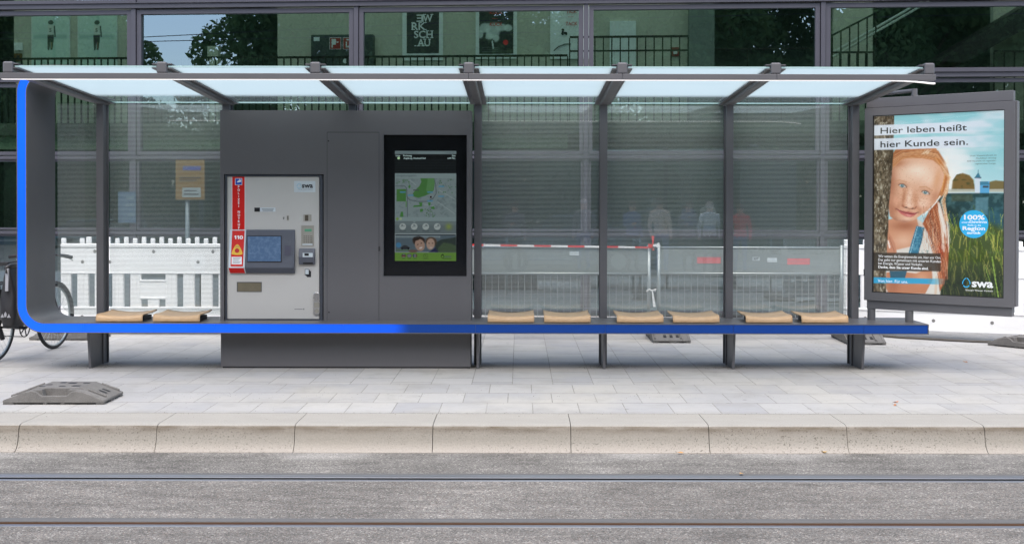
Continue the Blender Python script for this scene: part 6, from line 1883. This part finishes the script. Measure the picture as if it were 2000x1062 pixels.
# ---------------------------------------------------------------- people and cars across the road, mirrored in the shelter panes
SKIN = mat("skin_tone", srgb(206, 160, 132), 0.6, 0, 0.06)
def cloth(name, c): return mat(name, srgb(*c), 0.8, 0, 0.15, 8, 0.1, 80, 0.3, 60)
def person(label, x, y, rz, h, jacket, trousers, hairc, lean=0.0, arm='down', bag=None):
    t = thing("person", label, "person", (x, y, -0.05), R(rz), "people waiting across the road")
    k = h / 1.75
    f = lean
    J = {'pel': (0, 0, 0.95), 'wai': (0, 0.02 + f * 0.1, 1.10), 'che': (0, 0.02 + f * 0.3, 1.32), 'nec': (0, 0.01 + f * 0.45, 1.47), 'hea': (0, -0.02 + f * 0.55, 1.58), 'top': (0, -0.02 + f * 0.6, 1.70)}
    V = [(J['pel'], .135), (J['wai'], .125), (J['che'], .145), (J['nec'], .058), (J['hea'], .092), (J['top'], .072)]
    E = [(0, 1), (1, 2), (2, 3), (3, 4), (4, 5)]
    for s in (-1, 1):
        b = len(V)
        V += [((s * .10, 0, .88), .095), ((s * .11, -.02, .50), .062), ((s * .115, .02, .10), .045), ((s * .12, -.12, .035), .036)]
        E += [(0, b), (b, b + 1), (b + 1, b + 2), (b + 2, b + 3)]
        b = len(V)
        sh_ = (s * .19, .02 + f * .33, 1.38)
        if arm == 'down' or s < 0: el, ha, fi = (s * .25, .04 + f * .3, 1.10), (s * .24, -.06 + f * .3, .86), (s * .235, -.08 + f * .3, .78)
        else: el, ha, fi = (s * .26, -.02, 1.12), (s * .16, -.26, 1.18), (s * .14, -.33, 1.20)
        V += [(sh_, .068), (el, .05), (ha, .036), (fi, .026)]
        E += [(2, b), (b, b + 1), (b + 1, b + 2), (b + 2, b + 3)]
    me = bpy.data.meshes.new("b")
    me.from_pydata([tuple(c * k for c in v[0]) for v in V], E, [])
    o = bpy.data.objects.new("b", me); COL.objects.link(o)
    o.modifiers.new("s", 'SKIN')
    for i, (c, r_) in enumerate(V): me.skin_vertices[0].data[i].radius = (r_ * k, r_ * k * (0.72 if i in (0, 1, 2) else 1.0))
    for i in (0, 1, 2): me.skin_vertices[0].data[i].radius = (V[i][1] * k * 1.15, V[i][1] * k * 0.8)
    me.skin_vertices[0].data[0].use_root = True
    o.modifiers.new("u", 'SUBSURF').levels = 2
    o.modifiers["u"].render_levels = 2
    dg = bpy.context.evaluated_depsgraph_get()
    m2 = bpy.data.meshes.new_from_object(o.evaluated_get(dg))
    bpy.data.objects.remove(o)
    m2.materials.clear()
    for q in (SKIN, jacket, trousers, BLACK): m2.materials.append(q)
    for p_ in m2.polygons:
        p_.use_smooth = True
        z, xx = p_.center.z / k, abs(p_.center.x / k)
        hand = xx > 0.125 and ((z < 0.84 and xx > 0.2) or p_.center.y / k < -0.24)
        p_.material_index = 0 if (z > 1.475 or hand) else (3 if z < 0.08 else (2 if z < 0.90 and xx < 0.2 else 1))
    ob = bpy.data.objects.new("body", m2); COL.objects.link(ob); ob.parent = t
    mb = MB()
    hx = Vector(J['hea']) * k
    vs, fs = [], []
    n, mm = 14, 7
    for i in range(mm + 1):
        a = R(-20 + 110 * i / mm)
        for j in range(n):
            b = 2 * math.pi * j / n
            rr_ = 0.108 * k
            dz = -0.03 if math.sin(b) > 0.2 else 0.025
            vs.append((hx.x + rr_ * 0.92 * math.cos(a) * math.cos(b), hx.y + 0.012 + rr_ * math.cos(a) * math.sin(b), hx.z + 0.045 * k + dz * (i < 2) + rr_ * math.sin(a)))
    for i in range(mm):
        for j in range(n): fs.append((i * n + j, i * n + (j + 1) % n, (i + 1) * n + (j + 1) % n, (i + 1) * n + j))
    mb.add(vs, fs).build("hair", hairc, t, smooth=True, local=True)
    for s in (-1, 1):
        mb = MB(); mb.disc((hx.x + s * 0.034 * k, hx.y - 0.088 * k, hx.z + 0.015), (0, -1, 0), 0.011, 10, 0.006); mb.build("eye", INK, t, local=True)
    mb = MB(); mb.tube([(hx.x, hx.y - 0.085 * k, hx.z + 0.02), (hx.x, hx.y - 0.108 * k, hx.z - 0.018)], [0.008, 0.014], 8); mb.build("nose", SKIN, t, smooth=True, local=True)
    if bag:
        mb = MB(); mb.box(-0.15 * k, 0.15 * k, 0.13 * k, 0.29 * k, 1.0 * k, 1.44 * k); mb.tube([(-0.11 * k, 0.14 * k, 1.43 * k), (-0.12 * k, -0.11 * k, 1.36 * k), (-0.12 * k, 0.14 * k, 1.05 * k)], 0.016, 6); mb.tube([(0.11 * k, 0.14 * k, 1.43 * k), (0.12 * k, -0.11 * k, 1.36 * k), (0.12 * k, 0.14 * k, 1.05 * k)], 0.016, 6)
        r_ = thing("backpack", bag[0], "backpack", (x, y, 1.0), R(rz)); q = mb.build("sack", bag[1], r_, bevel=0.03, local=True)
        q.location.z = -1.05
    return t
DKJ, TANJ, GRYJ, REDJ, NAVY, BLKT, HB, HG_ = cloth("dark_jacket", (128, 124, 128)), cloth("tan_jacket", (244, 222, 196)), cloth("grey_jacket", (232, 242, 242)), cloth("red_jacket", (236, 44, 48)), cloth("navy_cloth", (92, 112, 158)), cloth("black_trousers", (44, 44, 50)), cloth("brown_hair", (84, 62, 48)), cloth("grey_hair", (176, 168, 160))
def mx(u, Y=-5.2): return (u - U0) * (2 * 10.895 - Y) / FP
for lab, u, yy, rz, h, j, tr_, hc, ln, ar, bg in (
    ("person in a dark jacket across the road, leftmost of those mirrored in the shelter panes", 1006, -5.2, 160, 1.70, DKJ, BLKT, HB, 0.0, 'up', None),
    ("grey-haired person in a dark coat mirrored beside the first striped pane's right post", 1140, -5.6, 200, 1.78, DKJ, NAVY, HG_, 0.0, 'down', None),
    ("person in a black jacket mirrored left of the person in the tan jacket", 1236, -5.0, 150, 1.72, NAVY, BLKT, HB, 0.05, 'up', None),
    ("person in a tan jacket mirrored above the gap between the mesh fences", 1292, -4.6, 30, 1.80, TANJ, NAVY, HB, 0.25, 'down', None),
    ("person in dark clothes mirrored left of the backpack wearer", 1346, -5.3, 170, 1.70, DKJ, BLKT, HB, 0.1, 'up', None),
    ("person in a grey jacket with a pale backpack mirrored in the middle striped pane", 1386, -4.9, 10, 1.72, GRYJ, BLKT, HG_, 0.0, 'down', ("pale grey backpack carried by the person in the grey jacket", cloth("pale_pack", (206, 214, 214)))),
    ("person in a bright red jacket mirrored in the right striped pane", 1446, -5.0, 190, 1.66, REDJ, NAVY, HB, 0.0, 'down', None)):
    person(lab, mx(u, yy), yy, rz, h, j, tr_, hc, ln, ar, bg)

def car(label, x, y, paint):
    t = thing("parked_car", label, "car", (x, y, ZR), 0, "cars parked across the road")
    W = 0.86
    def loft(secs, m, nm, par, bev=0.0):
        mb = MB(); n = len(secs[0]); vs = [q for s_ in secs for q in s_]
        fs = [(i * n + k, i * n + (k + 1) % n, (i + 1) * n + (k + 1) % n, (i + 1) * n + k) for i in range(len(secs) - 1) for k in range(n)]
        fs += [tuple(range(n))[::-1], tuple((len(secs) - 1) * n + k for k in range(n))]
        return mb.add(vs, fs).build(nm, m, par, bevel=bev, smooth=False, local=True)
    body = [(-2.1, 0.35), (-2.15, 0.55), (-2.05, 0.82), (-1.2, 0.95), (1.5, 0.98), (2.0, 0.92), (2.1, 0.6), (2.05, 0.35)]
    loft([[(a, s_ * W * w, z) for a, z in body] for s_, w in ((-1, 0.94), (-1, 1.0), (1, 1.0), (1, 0.94))], paint, "body", t, 0.05)
    cab_ = [(-1.25, 0.95), (-0.45, 1.42), (0.75, 1.46), (1.55, 0.99)]
    loft([[(a * (1 if z < 1 else 0.98), s_ * W * (0.92 if z < 1 else 0.72), z) for a, z in cab_] for s_ in (-1, 1)], PANELB, "windows", t, 0.03)
    loft([[(a, s_ * W * 0.71, z) for a, z in ((-0.5, 1.425), (-0.35, 1.47), (0.65, 1.50), (0.85, 1.455))] for s_ in (-1, 1)], paint, "roof", t, 0.02)
    for a in (-1.3, 1.3):
        for s_ in (-1, 1):
            mb = MB(); mb.tube([(a, s_ * (W - 0.2), 0.32), (a, s_ * (W + 0.01), 0.32)], 0.32, 24); w = mb.build("wheel", BLACK, t, bevel=0.03, local=True)
            mb = MB(); mb.disc((a, s_ * (W + 0.011), 0.32), (0, s_, 0), 0.2, 18, 0.01); mb.build("rim", STEEL, w, local=True)
    for s_ in (-1, 1):
        mb = MB(); mb.box(-2.16, -2.06, s_ * 0.62 - 0.14, s_ * 0.62 + 0.14, 0.62, 0.76); mb.build("headlight", PALEB, t, bevel=0.02, local=True)
    return t
CARP = mat("silver_car_paint", srgb(150, 168, 176), 0.25, 0.6, 0.03, coat=0.5)
car("silver car parked across the road, mirrored at the left picture edge", -19.0, -7.3, CARP)
car("dark car parked across the road, mirrored in the pane behind the yellow notice", -9.4, -7.4, mat("dark_car_paint", srgb(60, 66, 72), 0.25, 0.6, 0.03, coat=0.5))
car("pale blue car parked across the road, mirrored behind the striped tape", 1.2, -7.5, mat("blue_car_paint", srgb(128, 150, 168), 0.25, 0.6, 0.03, coat=0.5))
